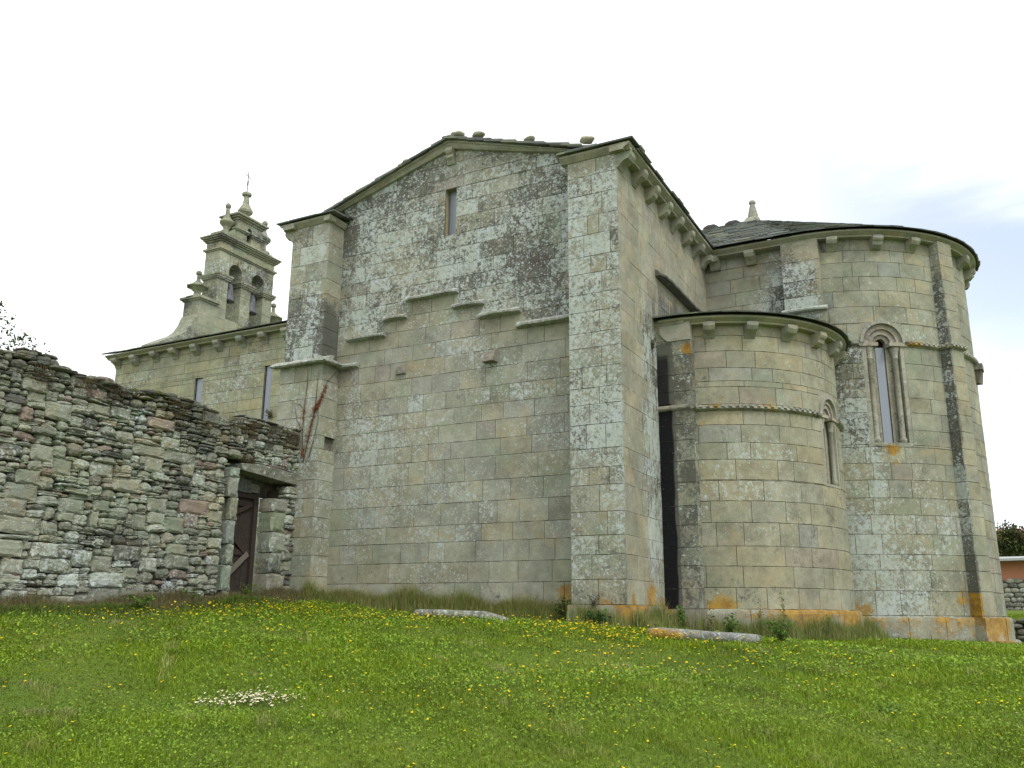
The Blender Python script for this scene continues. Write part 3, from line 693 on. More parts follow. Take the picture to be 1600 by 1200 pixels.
def cone_roof(cx, cy, r, zb, za, a0, a1, ax=None):
    ax = cx if ax is None else ax; L_ = sqrt(r*r+(za-zb)**2)
    def pos(u, s):
        a = u/r; f = s/L_; e = np.array((cx+r*cos(a), cy+r*sin(a), zb)); p = np.array((ax, cy, za))
        q = e*(1-f)+p*f; n = np.array((cos(a)*(za-zb), sin(a)*(za-zb), r)); return q, n/np.linalg.norm(n)
    m = MB(); s = 0.; 
    while s < L_*.97:
        f = max(.06, 1-s/L_); slates(m, pos, a0*r, a1*r, s, min(s+.28, L_*.985), .28, .26/f, .5/f, .024, .02); s += .28
    # solid deck under the slates
    k = 40; V = [(cx+(r-.04)*cos(a0+(a1-a0)*i/k), cy+(r-.04)*sin(a0+(a1-a0)*i/k), zb-.004) for i in range(k+1)]+[(ax, cy, za-.02), (ax, cy, zb-.004)]
    m.add(V, [(i, i+1, k+1) for i in range(k)]+[(i+1, i, k+2) for i in range(k)], (.05, .05, .05)); return m
cone_roof(SX, SY, SR+.37, ZS+.13, 6.95, radians(-95), radians(25), ax=XE).build('side_apse_roof', SLATE, church)

# main apse and choir -------------------------------------------
mc = cyl(CX, CY, CR); B = lambda deg: radians(deg)*CR
def W_map(P):
    x, y, z = P[:, 0], P[:, 1], P[:, 2]; ang = np.degrees(np.arctan2(y-CY, x-CX)); n = fbm(P, .45, 71.)
    up = ramp(z, 6.2, 6.3)
    L = .24+.4*n+.16*ramp(z, 3.6, 2.4)-.2*ramp(z, 1.4, .6)*ramp(ang, -60, -40)+.28*ramp(ang, -62, -68)*(1-up)
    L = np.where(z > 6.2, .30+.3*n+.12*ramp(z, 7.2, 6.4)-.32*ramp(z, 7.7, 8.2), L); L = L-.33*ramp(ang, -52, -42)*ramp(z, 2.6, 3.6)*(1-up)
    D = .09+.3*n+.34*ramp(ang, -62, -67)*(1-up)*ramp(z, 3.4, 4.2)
    O = spots(P, [(-1.62, 21.65, 3.72, .22, 1.2), (-1.60, 21.66, 3.4, .16, .8), (-2.6, 21.3, .12, .5, .8), (-.6, 22.45, .45, .35, .7)])
    return np.c_[L, D, O]
AZ = [-.9, -.45, .06, .58, 1.02, 1.36, 1.80, 2.22, 2.60, 3.0, 3.38, 3.75, 4.15, 4.55, 4.9, 5.35, 5.72, 6.12, 6.26, 6.68, 7.1, 7.5, 7.85, 8.22, 8.52, 8.84]
WB = -61.0
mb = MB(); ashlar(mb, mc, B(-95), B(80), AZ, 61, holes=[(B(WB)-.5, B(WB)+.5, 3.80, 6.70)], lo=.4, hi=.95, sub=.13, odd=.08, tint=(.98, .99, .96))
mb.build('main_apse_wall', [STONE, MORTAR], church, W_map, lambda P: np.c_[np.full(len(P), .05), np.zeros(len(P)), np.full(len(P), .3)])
mb = MB(); ashlar(mb, front(YC), XE-.1, -3.4, AZ[12:], 63, lo=.5, hi=1.1, odd=.05)
mb.build('choir_wall', [STONE, MORTAR], church, lambda P: np.c_[.05+.55*ramp(P[:, 0]-.45*(P[:, 2]-7.8), -4.9, -4.0), .02+.5*ramp(P[:, 0]-.4*(P[:, 2]-7.5), -4.6, -3.9), np.zeros(len(P))])
mb = MB(); ashlar(mb, front(YC-.28), -3.66, -2.80, [6.2, 6.6, 7.02, 7.4, 7.8, 8.3, ZE+.04], 64, lo=.7, hi=.9, odd=0, off=.008); ashlar(mb, east(-2.8), YC-.28, YC+.3, [6.2, 6.6, 7.02, 7.4, 7.8, 8.3, ZE+.04], 65)
ashlar(mb, west(-3.66), -YC-.2, -YC+.28, [6.2, 6.6, 7.02, 7.4, 7.8, 8.3, ZE+.04], 66)
ashlar(mb, front(YC-.34), -3.66, -2.74, [4.5, 5.2, 6, 6.6, 6.98], 67, lo=.7, hi=.9, odd=0); ashlar(mb, east(-2.74), YC-.34, YC+.3, [4.5, 5.2, 6, 6.6, 6.98], 68)
mb.build('choir_buttress', [STONE, MORTAR], church, lambda P: np.c_[.62-.5*(P[:, 0] > -2.82)-.35*ramp(P[:, 2], 8.2, 8.5), .45-.3*ramp(P[:, 2], 8.0, 8.5)-.3*(P[:, 0] > -2.82), np.zeros(len(P))])
ledge(front(YC-.30), -3.72, -2.68, 6.98, .16, .12, (.75, .2, .05))
# radial pilasters of the main apse
for kk, dg in enumerate((-32.5, 32.5)):
    fr = local(CX, CY, radians(dg)); r0 = CR+.25
    mpf = lambda u, z, d, fr=fr: fr(u, z, d+r0); mb = MB()
    pz = [z for z in AZ if z < ZE+.05]
    side = lambda u, z, d, fr=fr: fr(-.25-d, z, r0-.33+u)      # south side of the pilaster
    side2 = lambda u, z, d, fr=fr: fr(.25+d, z, r0-u)
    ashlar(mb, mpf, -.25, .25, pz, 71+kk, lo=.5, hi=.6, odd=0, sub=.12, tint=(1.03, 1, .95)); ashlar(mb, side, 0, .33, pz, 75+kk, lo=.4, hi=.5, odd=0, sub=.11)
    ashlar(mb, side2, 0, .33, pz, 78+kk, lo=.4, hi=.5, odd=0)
    n_ = np.array((cos(radians(dg)), sin(radians(dg)))); t_ = np.array((-n_[1], n_[0]))
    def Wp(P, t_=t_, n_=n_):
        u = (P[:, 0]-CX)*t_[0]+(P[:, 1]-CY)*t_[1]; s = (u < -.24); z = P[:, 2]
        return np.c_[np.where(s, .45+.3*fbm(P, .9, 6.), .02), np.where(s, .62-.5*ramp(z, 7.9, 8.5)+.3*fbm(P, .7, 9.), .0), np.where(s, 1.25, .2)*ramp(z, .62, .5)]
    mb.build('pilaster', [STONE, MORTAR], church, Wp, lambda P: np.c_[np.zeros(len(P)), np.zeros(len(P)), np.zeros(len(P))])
    mb = MB()
    grid_box(mb, mpf, -.31, .31, -1.1, .02, -.3, .10, (.33, .31, .25)); grid_box(mb, mpf, -.36, .36, -1.2, -.46, -.3, .20, (.33, .31, .25)); mb.build('plinth', STONE, church, W_pl2)
    mb = MB(); string(mb, side, 0, .36, 6.13); mb.build('string_course', STONE, church, (.3, .25, .3)); mb = MB(); string(mb, mpf, -.32, .32, 6.13); mb.build('string_course', STONE, church, lambda P: np.c_[np.full(len(P), .3), np.full(len(P), .25), np.full(len(P), .42)])
mb = MB(); plinth(mb, mc, B(-90), B(60), -1.1, .03, .12, 8, .8, 1.3); plinth(mb, mc, B(-90), B(60), -1.3, -.47, .24, 9, .9, 1.5)
mb.build('plinth', STONE, church, W_pl2)
mb = MB(); string(mb, mc, B(-90), B(WB)-.56, 6.13, checker=False); string(mb, mc, B(WB)+.52, B(-37), 6.13); string(mb, mc, B(-28), B(30), 6.13)
mb.build('string_course', STONE, church, lambda P: np.c_[np.full(len(P), .35), .25+.4*fbm(P, 2, 2.), spots(P, [(-1.0, 22.1, 6.2, .45, .8), (-.3, 22.5, 6.2, .4, .6)])])
mb = MB(); sweep(mb, mc, np.linspace(B(-90), B(80), 60), CORN, (.33, .32, .25), jit=.001); sweep(mb, front(YC-.1), np.linspace(XE+.2, CX, 6), CORN, (.33, .32, .25), jit=.001)
mb.build('cornice', STONE, church, (.15, .12, 0))
for k, dg in enumerate((-76.5, -60.6, -46.2, -14.3, 1.5, 17)): corbel('', mc, B(dg), ZE+.005, .23, .29, .27, (0, 1, 0, 0, 1, 0)[k], W=(.2, .1, 0))
for x_ in (-5.32, -4.42): corbel('', front(YC-.08), x_, ZE+.005, .24, .30, .27, 2 if x_ < -5 else 0, W=(.1, .05, 0))
# roof of choir and main apse
zr = 11.28; AX = -5.05; mb = cone_roof(CX, CY, CR+.38, ZR, zr, radians(-90), radians(82), ax=AX)
L_ = sqrt((CR+.38)**2+(zr-ZR)**2)
pos = plane_roof((XE-6, CY-CR-.38, ZR), (1, 0, 0), (0, CR+.38, zr-ZR)); slates(mb, pos, 0, lambda s: CX-(XE-6)-(CX-AX)*min(s/L_, 1), 0, L_, .27, .25, .55, .026, .02)
mb.add([(XE-6, CY-CR-.34, ZR-.006), (CX, CY-CR-.34, ZR-.006), (AX, CY, zr-.03), (XE-6, CY, zr-.03), (XE-6, CY+CR+.34, ZR), (CX, CY+CR+.34, ZR)], [(0, 1, 2, 3), (3, 2, 5, 4)], (.05, .05, .05))
mb.build('choir_roof', SLATE, church)
for i in range(6):
    x0 = -5.62-.66*i; mb = MB()
    V = []; n = 10
    for q, (xx, rr) in enumerate(((x0-.22, .15), (x0-.1, .20), (x0+.1, .20), (x0+.2, .13))):
        for k in range(n+1): a = pi*k/n; V.append((xx, CY+rr*cos(a), zr-.06+rr*sin(a)))
    mb.add(V, [(q*(n+1)+k, q*(n+1)+k+1, (q+1)*(n+1)+k+1, (q+1)*(n+1)+k) for q in range(3) for k in range(n)]+[tuple(range(n+1)), tuple(3*(n+1)+k for k in range(n, -1, -1))], (.04, .035, .04)); mb.build('ridge_tile', RIDGE, church, smooth=True)
mb = MB(); mb.lathe((-5.03, CY, zr-.14), [(.36, 0), (.33, .09), (.24, .21), (.235, .22)], 4, (.30, .31, .24), square=0)
mb.lathe((-5.03, CY, zr+.07), [(.165, 0), (.155, .09), (.095, .36), (.07, .46), (.10, .49), (.105, .54), (.06, .59)], 8, (.28, .28, .23)); mb.build('finial', STONE, church, (.3, .25, 0))

# arched window units: pieces bent onto the cylinder through the wall's own mapping
def arc_ring(mb, mp, uc, zc, r0, r1, d0, d1, col, n=18):
    V = []
    for i in range(n+1):
        a = pi*i/n
        for r, d in ((r0, d0), (r1, d0), (r1, d1), (r0, d1)): V.append(mp(np.array([uc+r*cos(a)]), np.array([zc+r*sin(a)]), np.array([d]))[0])
    F = [(i*4+k, i*4+(k+1) % 4, (i+1)*4+(k+1) % 4, (i+1)*4+k) for i in range(n) for k in range(4)]+[(3, 2, 1, 0), (n*4, n*4+1, n*4+2, n*4+3)]
    mb.add(V, F, col)
def arch_window(mp, uc, z0, zs, hw, ztop, s=1., pane=True, W=(.3, .2, 0), recess=.30, lead=False):
    """hw: half width of the hole cut in the wall, zs: springing, z0: sill, ztop: top of the hole"""
    m = MB(); r1 = hw-.04*s; g_ = .13*s if s > .8 else .09
    # spandrel closing the square hole round the arch
    V = []; n = 24; F = []
    for i in range(n+1):
        a = pi*i/n; c_, s_ = cos(a), sin(a)
        k = min(hw/max(abs(c_), 1e-6), (ztop-zs)/max(s_, 1e-6)); V += [(uc+r1*c_, zs+r1*s_), (uc+k*c_, zs+k*s_)]
    V = np.array(V); m.add(mp(V[:, 0], V[:, 1], np.full(len(V), -.001)), [(2*i, 2*i+1, 2*i+3, 2*i+2) for i in range(n)], (.32, .31, .25))
    # hood mould, archivolt, inner ring
    arc_ring(m, mp, uc, zs, r1, r1+.07*s, -.02, .055*s, (.33, .33, .28)); arc_ring(m, mp, uc, zs, r1-.12*s, r1, -.2, -.02, (.34, .31, .26)); arc_ring(m, mp, uc, zs, r1-.24*s, r1-.10*s, -.25, -.07*s, (.31, .28, .24))
    arc_ring(m, mp, uc, zs, g_, r1-.22*s, -.32, -.13*s, (.30, .27, .23))
    # impost band
    for a, b in ((uc-hw-.06*s, uc-g_), (uc+g_, uc+hw+.06*s)): grid_box(m, mp, a, b, zs-.085*s, zs, -.3, .045*s, (.34, .31, .25))
    # nooks beside the light
    zb = zs-.085*s
    for sg in (-1, 1):
        a, b = sorted((uc+sg*g_, uc+sg*(hw-.10*s))); grid_box(m, mp, a, b, z0, zb, -.5, -.20*s, (.33, .31, .24))
        a, b = sorted((uc+sg*(hw-.10*s), uc+sg*hw)); grid_box(m, mp, a, b, z0, zb, -.5, -.003, (.33, .32, .26))
    grid_box(m, mp, uc-hw, uc+hw, z0-.02, z0+.05*s, -.5, -.004, (.34, .33, .28)); 
    wo = m.build('window', STONE, church, W)
    for sg in (-1, 1):
        cm = MB(); uu = uc+sg*(hw-.19*s); p = mp(np.array([uu]), np.array([z0]), np.array([-.10*s]))[0]; H = zb-z0
        cm.lathe(tuple(p), [(.085*s, .03), (.085*s, .10), (.095*s, .12), (.07*s, .17), (.062*s, .19), (.062*s, H-.30*s), (.078*s, H-.285*s), (.078*s, H-.26*s), (.07*s, H-.24*s), (.085*s, H-.12*s), (.115*s, H-.05*s), (.115*s, H)], 14, (.32, .31, .26)); cm.build('column', STONE, wo, W, smooth=True)
    pm = MB(); grid_box(pm, mp, uc-g_, uc+g_, z0+.04, zs+(g_ if not pane else -.06), -recess, -recess+.02, (.1, .1, .1)); pm.build('pane', GLASS if pane else MORTAR, wo)
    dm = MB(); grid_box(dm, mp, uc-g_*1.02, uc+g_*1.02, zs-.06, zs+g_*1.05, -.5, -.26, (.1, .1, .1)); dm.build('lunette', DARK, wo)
    if pane:
        fm = MB()
        for a in (uc-g_+.006, uc+g_-.018): grid_box(fm, mp, a, a+.012, z0+.04, zs-.06, -recess+.02, -recess+.035, (.1, .1, .1))
        fm.build('window_frame', IRON, wo)
    return wo
arch_window(mc, B(WB), 3.80, 6.21, .5, 6.70, 1.0, True, (.30, .22, 0), .24)
arch_window(ms, A(WS), 2.62, 4.10, .40, 4.62, .78, False, (.15, .12, 0), .24)
mb = MB(); p = [(CR-.05), (CR+.14)]      # capital of the east window seen edge on
mb.add(mc(np.array([-.45, -.2, -.2, -.45]*2, float), np.array([5.66]*4+[5.99]*4), np.array([.0, .0, .13, .07, 0, 0, .17, .15])), [(0, 1, 2, 3), (4, 7, 6, 5), (3, 2, 6, 7), (0, 3, 7, 4), (1, 5, 6, 2)], (.22, .19, .15)); mb.build('capital', STONE, church, (.1, .4, 0))
mb = MB(); grid_box(mb, mc, -.5, -.1, 5.99, 6.14, 0, .19, (.28, .26, .2)); mb.build('impost', STONE, church, (.2, .3, 0))

# nave -----------------------------------------------------------
XN = -27.05
def W_nave(P):
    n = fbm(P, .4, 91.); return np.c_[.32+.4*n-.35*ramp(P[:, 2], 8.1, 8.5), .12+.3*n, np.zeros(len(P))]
NZ = levels(-.2, ZE+.04, random.Random(8), .33, .46)
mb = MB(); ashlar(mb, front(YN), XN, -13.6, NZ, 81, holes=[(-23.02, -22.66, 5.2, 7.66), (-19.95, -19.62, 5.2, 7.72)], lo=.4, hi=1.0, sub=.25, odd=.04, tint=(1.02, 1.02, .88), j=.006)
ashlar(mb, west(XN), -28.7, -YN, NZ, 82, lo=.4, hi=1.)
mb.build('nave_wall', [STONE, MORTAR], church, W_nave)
for a, b, zt in ((-23.02, -22.66, 7.66), (-19.95, -19.62, 7.72)):
    m = MB(); g = front(YN); grid_box(m, g, a-.02, a, 5.2, zt, -.4, -.012, (.3, .3, .24)); grid_box(m, g, b, b+.02, 5.2, zt, -.4, -.012, (.3, .3, .24)); wo = m.build('window', STONE, church, (.2, .1, 0))
    m = MB(); grid_box(m, g, a, b, 5.2, zt, -.10, -.07, (.1, .1, .1)); m.build('pane', GLASS, wo)
    m = MB(); grid_box(m, g, a, a+.035, 5.2, zt, -.07, -.05, (.1, .1, .1)); m.build('window_frame', IRON, wo)
mb = MB(); sweep(mb, front(YN), np.linspace(XN-.28, -13.7, 14), CORN, (.32, .31, .23), jit=.002); sweep(mb, west(XN), np.linspace(-28.7, -YN+.2, 8), CORN, (.32, .31, .23))
mb.build('cornice', STONE, church, (.2, .1, 0))
for x_ in (-26.98, -25.98, -24.97, -24.05, -23.02, -21.98, -20.95, -20.0, -19.03, -18.0, -17, -16, -15): corbel('', front(YN), x_ if x_ > -26.9 else -26.92, ZE+.005, .26, .34, .29, (0, 1)[int(-x_) % 2], W=(.15, .05, 0))
mb = MB(); zn = 10.72; pos = plane_roof((XN-.34, YN-.36, ZR), (1, 0, 0), (0, 24.9-YN+.36, zn-ZR)); L_ = sqrt((24.9-YN+.36)**2+(zn-ZR)**2)
slates(mb, pos, 0, XE-4-(XN-.34), 0, L_, .38, .4, .8, .03, .02)
mb.add([(XN-.3, YN-.3, ZR-.005), (-12, YN-.3, ZR-.005), (-12, 24.9, zn-.02), (XN-.3, 24.9, zn-.02), (-12, 29.2, ZR), (XN-.3, 29.2, ZR)], [(0, 1, 2, 3), (3, 2, 4, 5), (0, 3, 5)], (.05, .05, .05)); mb.build('nave_roof', SLATE, church)

# bell gable -----------------------------------------------------
BX0, BX1 = -25.85, -25.05; YB = 24.85
bg_ = MB(); ctone = lambda: tuple(np.array(tone(random, 0))*np.array((.92, .95, .84)))
def arched(mb, x0, x1, y0, y1, z0, z1, ops, col):
    """wall slab along y with round-headed openings (yc, r, zb, zs)"""
    ys = [y0]+[q for o in ops for q in (o[0]-o[1], o[0]+o[1])]+[y1]
    for i in range(0, len(ys), 2):
        zz = levels(z0, z1, random, .32, .45)
        for a, b in zip(zz[:-1], zz[1:]): mb.box(x0+RNG.uniform(0, .012), x1-RNG.uniform(0, .012), ys[i], ys[i+1], a+.004, b-.004, ctone())
        mb.box(x0+.02, x1-.02, ys[i]+.004, ys[i+1]-.004, z0, z1, (.12, .12, .1))
    for yc, r, zb, zs in ops:
        n = 14; V = []
        for i in range(n+1):
            a = pi*i/n; y, z = yc-r*cos(a), zs+r*sin(a); V += [(x0, y, z), (x1, y, z), (x1, y, z1), (x0, y, z1)]
        mb.add(V, [(4*i+k, 4*i+(k+1) % 4, 4*i+4+(k+1) % 4, 4*i+4+k) for i in range(n) for k in range(4)], col)
        if zb > z0: mb.box(x0, x1, yc-r, yc+r, z0, zb, ctone())
def mould(mb, x0, x1, y0, y1, z, h, outs, col=None):
    """stack of slabs growing outwards: outs = [(fraction of h, projection)]"""
    zz = z
    for fr, o in outs: mb.box(x0-o, x1+o, y0-o, y1+o, zz, zz+h*fr-.001, col or ctone(), jit=.004); zz += h*fr
y0, y1 = YB-1.48, YB+1.5
c1, c2 = YB-.60, YB+.63
arched(bg_, BX0, BX1, y0, y1, 10.2, 13.66, [(c1, .345, 11.0, 12.98), (c2, .345, 11.0, 12.98)], (.27, .27, .2))
for a, b in ((y0-.02, c1-.30), (c1+.30, c2-.30), (c2+.30, y1+.02)): mould(bg_, BX0-.02, BX1+.02, a, b, 12.52, .20, [(.3, .03), (.35, .07), (.35, .10)])
mould(bg_, BX0, BX1, y0, y1, 13.66, .13, [(.4, .03), (.6, .08)])
bg_.box(BX0+.01, BX1-.01, y0+.01, y1-.01, 13.8, 14.06, ctone())
mould(bg_, BX0, BX1, y0, y1, 14.06, .24, [(.25, .04), (.3, .10), (.25, .16), (.2, .20)])
# lower flanks with sweeping scrolls down to the eaves
ya, yb = YB-2.28, YB+2.30
for a, b in ((ya, y0), (y1, yb)):
    for z in np.arange(9.6, 11.3, .4): bg_.box(BX0+RNG.uniform(0, .01), BX1-RNG.uniform(0, .01), a, b, z+.003, min(z+.397, 11.36), ctone())
    mould(bg_, BX0, BX1, a, b, 11.36, .16, [(.4, .05), (.6, .12)])
for sg, ye in ((-1, ya), (1, yb)):
    pr = [(ye, 8.9), (ye, 10.8)]+[(ye+sg*t_, z_) for t_, z_ in ((.08, 10.72), (.2, 10.38), (.4, 10.05), (.65, 9.82), (.95, 9.66), (1.3, 9.45), (1.7, 9.2))]+[(ye+sg*1.72, 8.9)]
    if sg > 0: pr = pr[::-1]
    bg_.prism(pr, BX0+.02, BX1-.02, 'x', ctone())
# upper stage: volutes, small arched aedicule
up0, up1 = YB-.66, YB+.68
for sg, e in ((-1, up0), (1, up1)):
    pr = [(e, 14.3)]+[(e, 14.95)]+[(e+sg*t_, 14.95-.42*sin(t_/.75*pi/2)-.10*sin(t_/.75*pi)) for t_ in np.linspace(.1, .75, 8)]+[(e+sg*.8, 14.3)]
    if sg > 0: pr = pr[::-1]
    bg_.prism(pr, BX0+.1, BX1-.1, 'x', ctone())
arched(bg_, BX0+.06, BX1-.06, up0, up1, 14.3, 15.3, [(YB, .125, 14.5, 15.0)], (.26, .27, .17))
for a, b in ((up0-.02, YB-.11), (YB+.11, up1+.02)): mould(bg_, BX0+.06, BX1-.06, a, b, 14.82, .12, [(.5, .05), (.5, .09)])
mould(bg_, BX0+.06, BX1-.06, up0, up1, 15.3, .22, [(.3, .04), (.35, .12), (.35, .2)])
bg_.lathe(((BX0+BX1)/2, YB, 15.5), [(.45, 0), (.40, .07), (.22, .14), (.2, .18)], 4, ctone())
W_bell = lambda P: np.c_[.36+.35*fbm(P, .8, 5.), .22+.5*fbm(P, 1.1, 15.), np.zeros(len(P))]
V_bell = lambda P: np.c_[np.zeros(len(P)), .12+.5*fbm(P, .9, 25.)+.15*ramp(P[:, 2], 13.6, 15.2), np.zeros(len(P))]
bell_gable = bg_.build('bell_gable', [STONE], church, W_bell, V_bell)
def pinnacle(x, y, z, h, s=1.):
    m = MB()
    m.lathe((x, y, z), [(.26*s, 0), (.22*s, .06*h), (.12*s, .10*h), (.10*s, .20*h), (.13*s, .28*h), (.22*s, .36*h), (.26*s, .40*h), (.25*s, .44*h), (.15*s, .52*h), (.085*s, .64*h), (.07*s, .80*h), (.065*s, .84*h), (.10*s, .87*h), (.105*s, .92*h), (.05*s, .98*h), (.02*s, h)], 8, ctone())
    return m.build('pinnacle', STONE, bell_gable, W_bell, V_bell)
xm = (BX0+BX1)/2
pinnacle(xm, YB-.93, 14.5, 1.45, 1.15); pinnacle(xm, YB+1.16, 14.55, 1.5, 1.2); 
m = MB(); m.lathe((xm, YB, 15.66), [(.2, 0), (.2, .05), (.12, .09), (.16, .14), (.29, .24), (.31, .32), (.26, .42), (.14, .62), (.10, .92), (.10, .98), (.19, 1.02), (.20, 1.10), (.14, 1.16), (.05, 1.18)], 12, ctone()); m.build('pinnacle', STONE, bell_gable, W_bell, V_bell)
for y_ in (ya+.22, yb-.25):
    m = MB(); m.lathe((xm, y_, 11.5), [(.42, 0), (.36, .05), (.16, .14), (.13, .22), (.15, .3), (.30, .42), (.42, .46), (.42, .50), (.22, .60), (.16, .66), (.08, .74), (.065, .95), (.12, 1.0), (.12, 1.08), (.05, 1.14)], 4 if False else 8, ctone()); m.build('pinnacle', STONE, bell_gable, W_bell, V_bell)
m = MB(); m.tube([(xm, YB, 16.8), (xm, YB, 17.85)], .016); m.tube([(xm, YB-.20, 17.6), (xm, YB+.20, 17.52)], .013); m.tube([(xm, YB, 17.15), (xm, YB, 17.35)], .03)
m.build('iron_cross', IRON, bell_gable)
def bell(yc, r, zt, label):
    t = thing('church_bell', label, 'bell', (xm, yc, zt), 'bells of the bell gable'); m = MB()
    m.lathe((xm+.1, yc, zt-.3-r*3.0), [(r*1.0, 0), (r*1.05, .02), (r*.9, r*.4), (r*.76, r*1.0), (r*.68, r*2.1), (r*.64, r*2.5), (r*.45, r*2.85), (r*.12, r*3.0)], 20, (.05, .05, .05)); m.build('bell_body', BRONZE, t, smooth=True)
    m = MB(); m.box(xm-.07, xm+.07, yc-.33, yc+.33, zt-.42, zt-.26, (.1, .1, .1)); m.box(xm-.05, xm+.05, yc-.14, yc+.14, zt-.28, zt-.02, (.1, .1, .1)); m.tube([(xm, yc-.34, zt-.34), (xm, yc+.34, zt-.34)], .02); m.build('yoke', IRON, t)
    m = MB(); m.tube([(xm+.1, yc, zt-r*2.5), (xm+.1, yc, zt-.3-r*3.0-.06)], [.012, .03]); m.build('clapper', IRON, t)
bell(c1, .25, 12.9, 'dark bronze bell in the left arch of the bell gable'); bell(c2, .26, 12.82, 'dark bronze bell in the right arch of the bell gable')

# hidden north sides so that the church is closed from other viewpoints
mb = MB(); mb.box(-14.0, -5.7, 21.4, 28.8, -1, ZE+.1, (.3, .3, .24)); mb.box(XN+.1, -13.9, YN+.6, 28.6, -1, ZE+.1, (.3, .3, .24)); mb.build('masonry_core', STONE, church, (.4, .2, 0))

# loose stones lying on the slates
for i, (x_, z_, r_, lab) in enumerate(((-9.55, 10.50, .17, 'mossy stone weighing down the roof slates right at the gable peak'), (-9.02, 10.36, .15, 'yellowish stone on the roof slates, next to the one at the gable peak'),
        (-7.75, 9.93, .13, 'small grey stone halfway down the right slope of the gable roof'), (-6.42, 9.56, .165, 'big pale holed stone on the roof slates beside the corner pier'), (-10.85, 10.12, .18, 'flat grey stone on the left slope of the gable roof'))):
    m = MB(); V = []; F = []; n1, n2 = 8, 12
    for a in range(n1+1):
        for b in range(n2):
            t1, t2 = pi*a/n1, 2*pi*b/n2; p = Vector((sin(t1)*cos(t2), sin(t1)*sin(t2), cos(t1)*.72)); k = r_*(1+.28*mnoise.noise(p*1.6+Vector((i*7, 0, 0)))); V.append((x_+p.x*k*1.05, YG-.02+p.y*k*.8, z_+.0+p.z*k*.62))
    for a in range(n1):
        for b in range(n2): F.append((a*n2+b, (a+1)*n2+b, (a+1)*n2+(b+1) % n2, a*n2+(b+1) % n2))
    m.add(V, F, (.30, .29, .20)); tag(m.build('roof_stone', STONE, None, (.35, .15, 0), (0, .3 if i < 2 else .05, 0), smooth=True, origin=(x_, YG, z_)), lab, 'stone', 'loose stones on the gable roof')

# ------------------------------------------------------------------ RUBBLE WALL with a doorway
XR = -13.1
rubble = thing('rubble_wall', 'high dry rubble stone wall with mossy top, running from the church buttress to the left', 'wall', (XR-.35, 9, 0))
RT = [(.275, .288, .225), (.245, .262, .205), (.295, .302, .235), (.23, .243, .20), (.26, .28, .23), (.305, .312, .245)]
RO = [(.23, .185, .155), (.18, .145, .12), (.27, .24, .16), (.12, .12, .105), (.17, .155, .125), (.26, .215, .19), (.11, .115, .105)]
def pn(P, s, k):     # cheap smooth noise
    x, y, z = P[:, 0]*s, P[:, 1]*s, P[:, 2]*s
    return (np.sin(x*1.0+k+1.3*np.sin(y*1.7+k*2))+np.sin(y*1.9-k+1.1*np.sin(z*1.3+k))+np.sin(z*2.1+k*3+1.2*np.sin(x*1.5)))/3
NA, NB = 10, 16
_a = (np.linspace(0, 1, NA+1)**1.0*pi)[:, None]; _b = np.linspace(0, 2*pi, NB, endpoint=False)[None, :]
UX = (np.cos(_a)*np.ones_like(_b)).ravel(); UY = (np.sin(_a)*np.cos(_b)).ravel(); UZ = (np.sin(_a)*np.sin(_b)).ravel()
UF = [(a*NB+b, a*NB+(b+1) % NB, (a+1)*NB+(b+1) % NB, (a+1)*NB+b) for a in range(NA) for b in range(NB)]
def boulder(mb, c, half, p=3., rough=.08, rot=0., col=None, seed=None):
    """rounded block: centre, half sizes (x, y, z), squareness p, tilt rot about x"""
    k = seed if seed is not None else random.uniform(0, 100)
    n = (np.abs(UX)**p+np.abs(UY)**p+np.abs(UZ)**p)**(-1/p); V = np.c_[UX*n, UY*n, UZ*n]
    V = V*(1+rough*pn(V, 1.6, k)[:, None]+rough*.5*pn(V, 4.3, k+5)[:, None])
    V[:, 2] *= 1+.22*sin(k)*V[:, 1]*rough*4; V[:, 1] *= 1+.2*cos(k*1.7)*V[:, 2]*rough*4
    V = V*np.array(half); cr, sr = cos(rot), sin(rot)
    V = np.c_[V[:, 0], V[:, 1]*cr-V[:, 2]*sr, V[:, 1]*sr+V[:, 2]*cr]
    V = V+np.array(c); V += (np.c_[pn(V, 23, k), pn(V, 27, k+1), pn(V, 25, k+2)])*.005
    mb.add(V, UF, col, rnd=(RNG.normal(0, .15), RNG.normal(0, .1), 0))
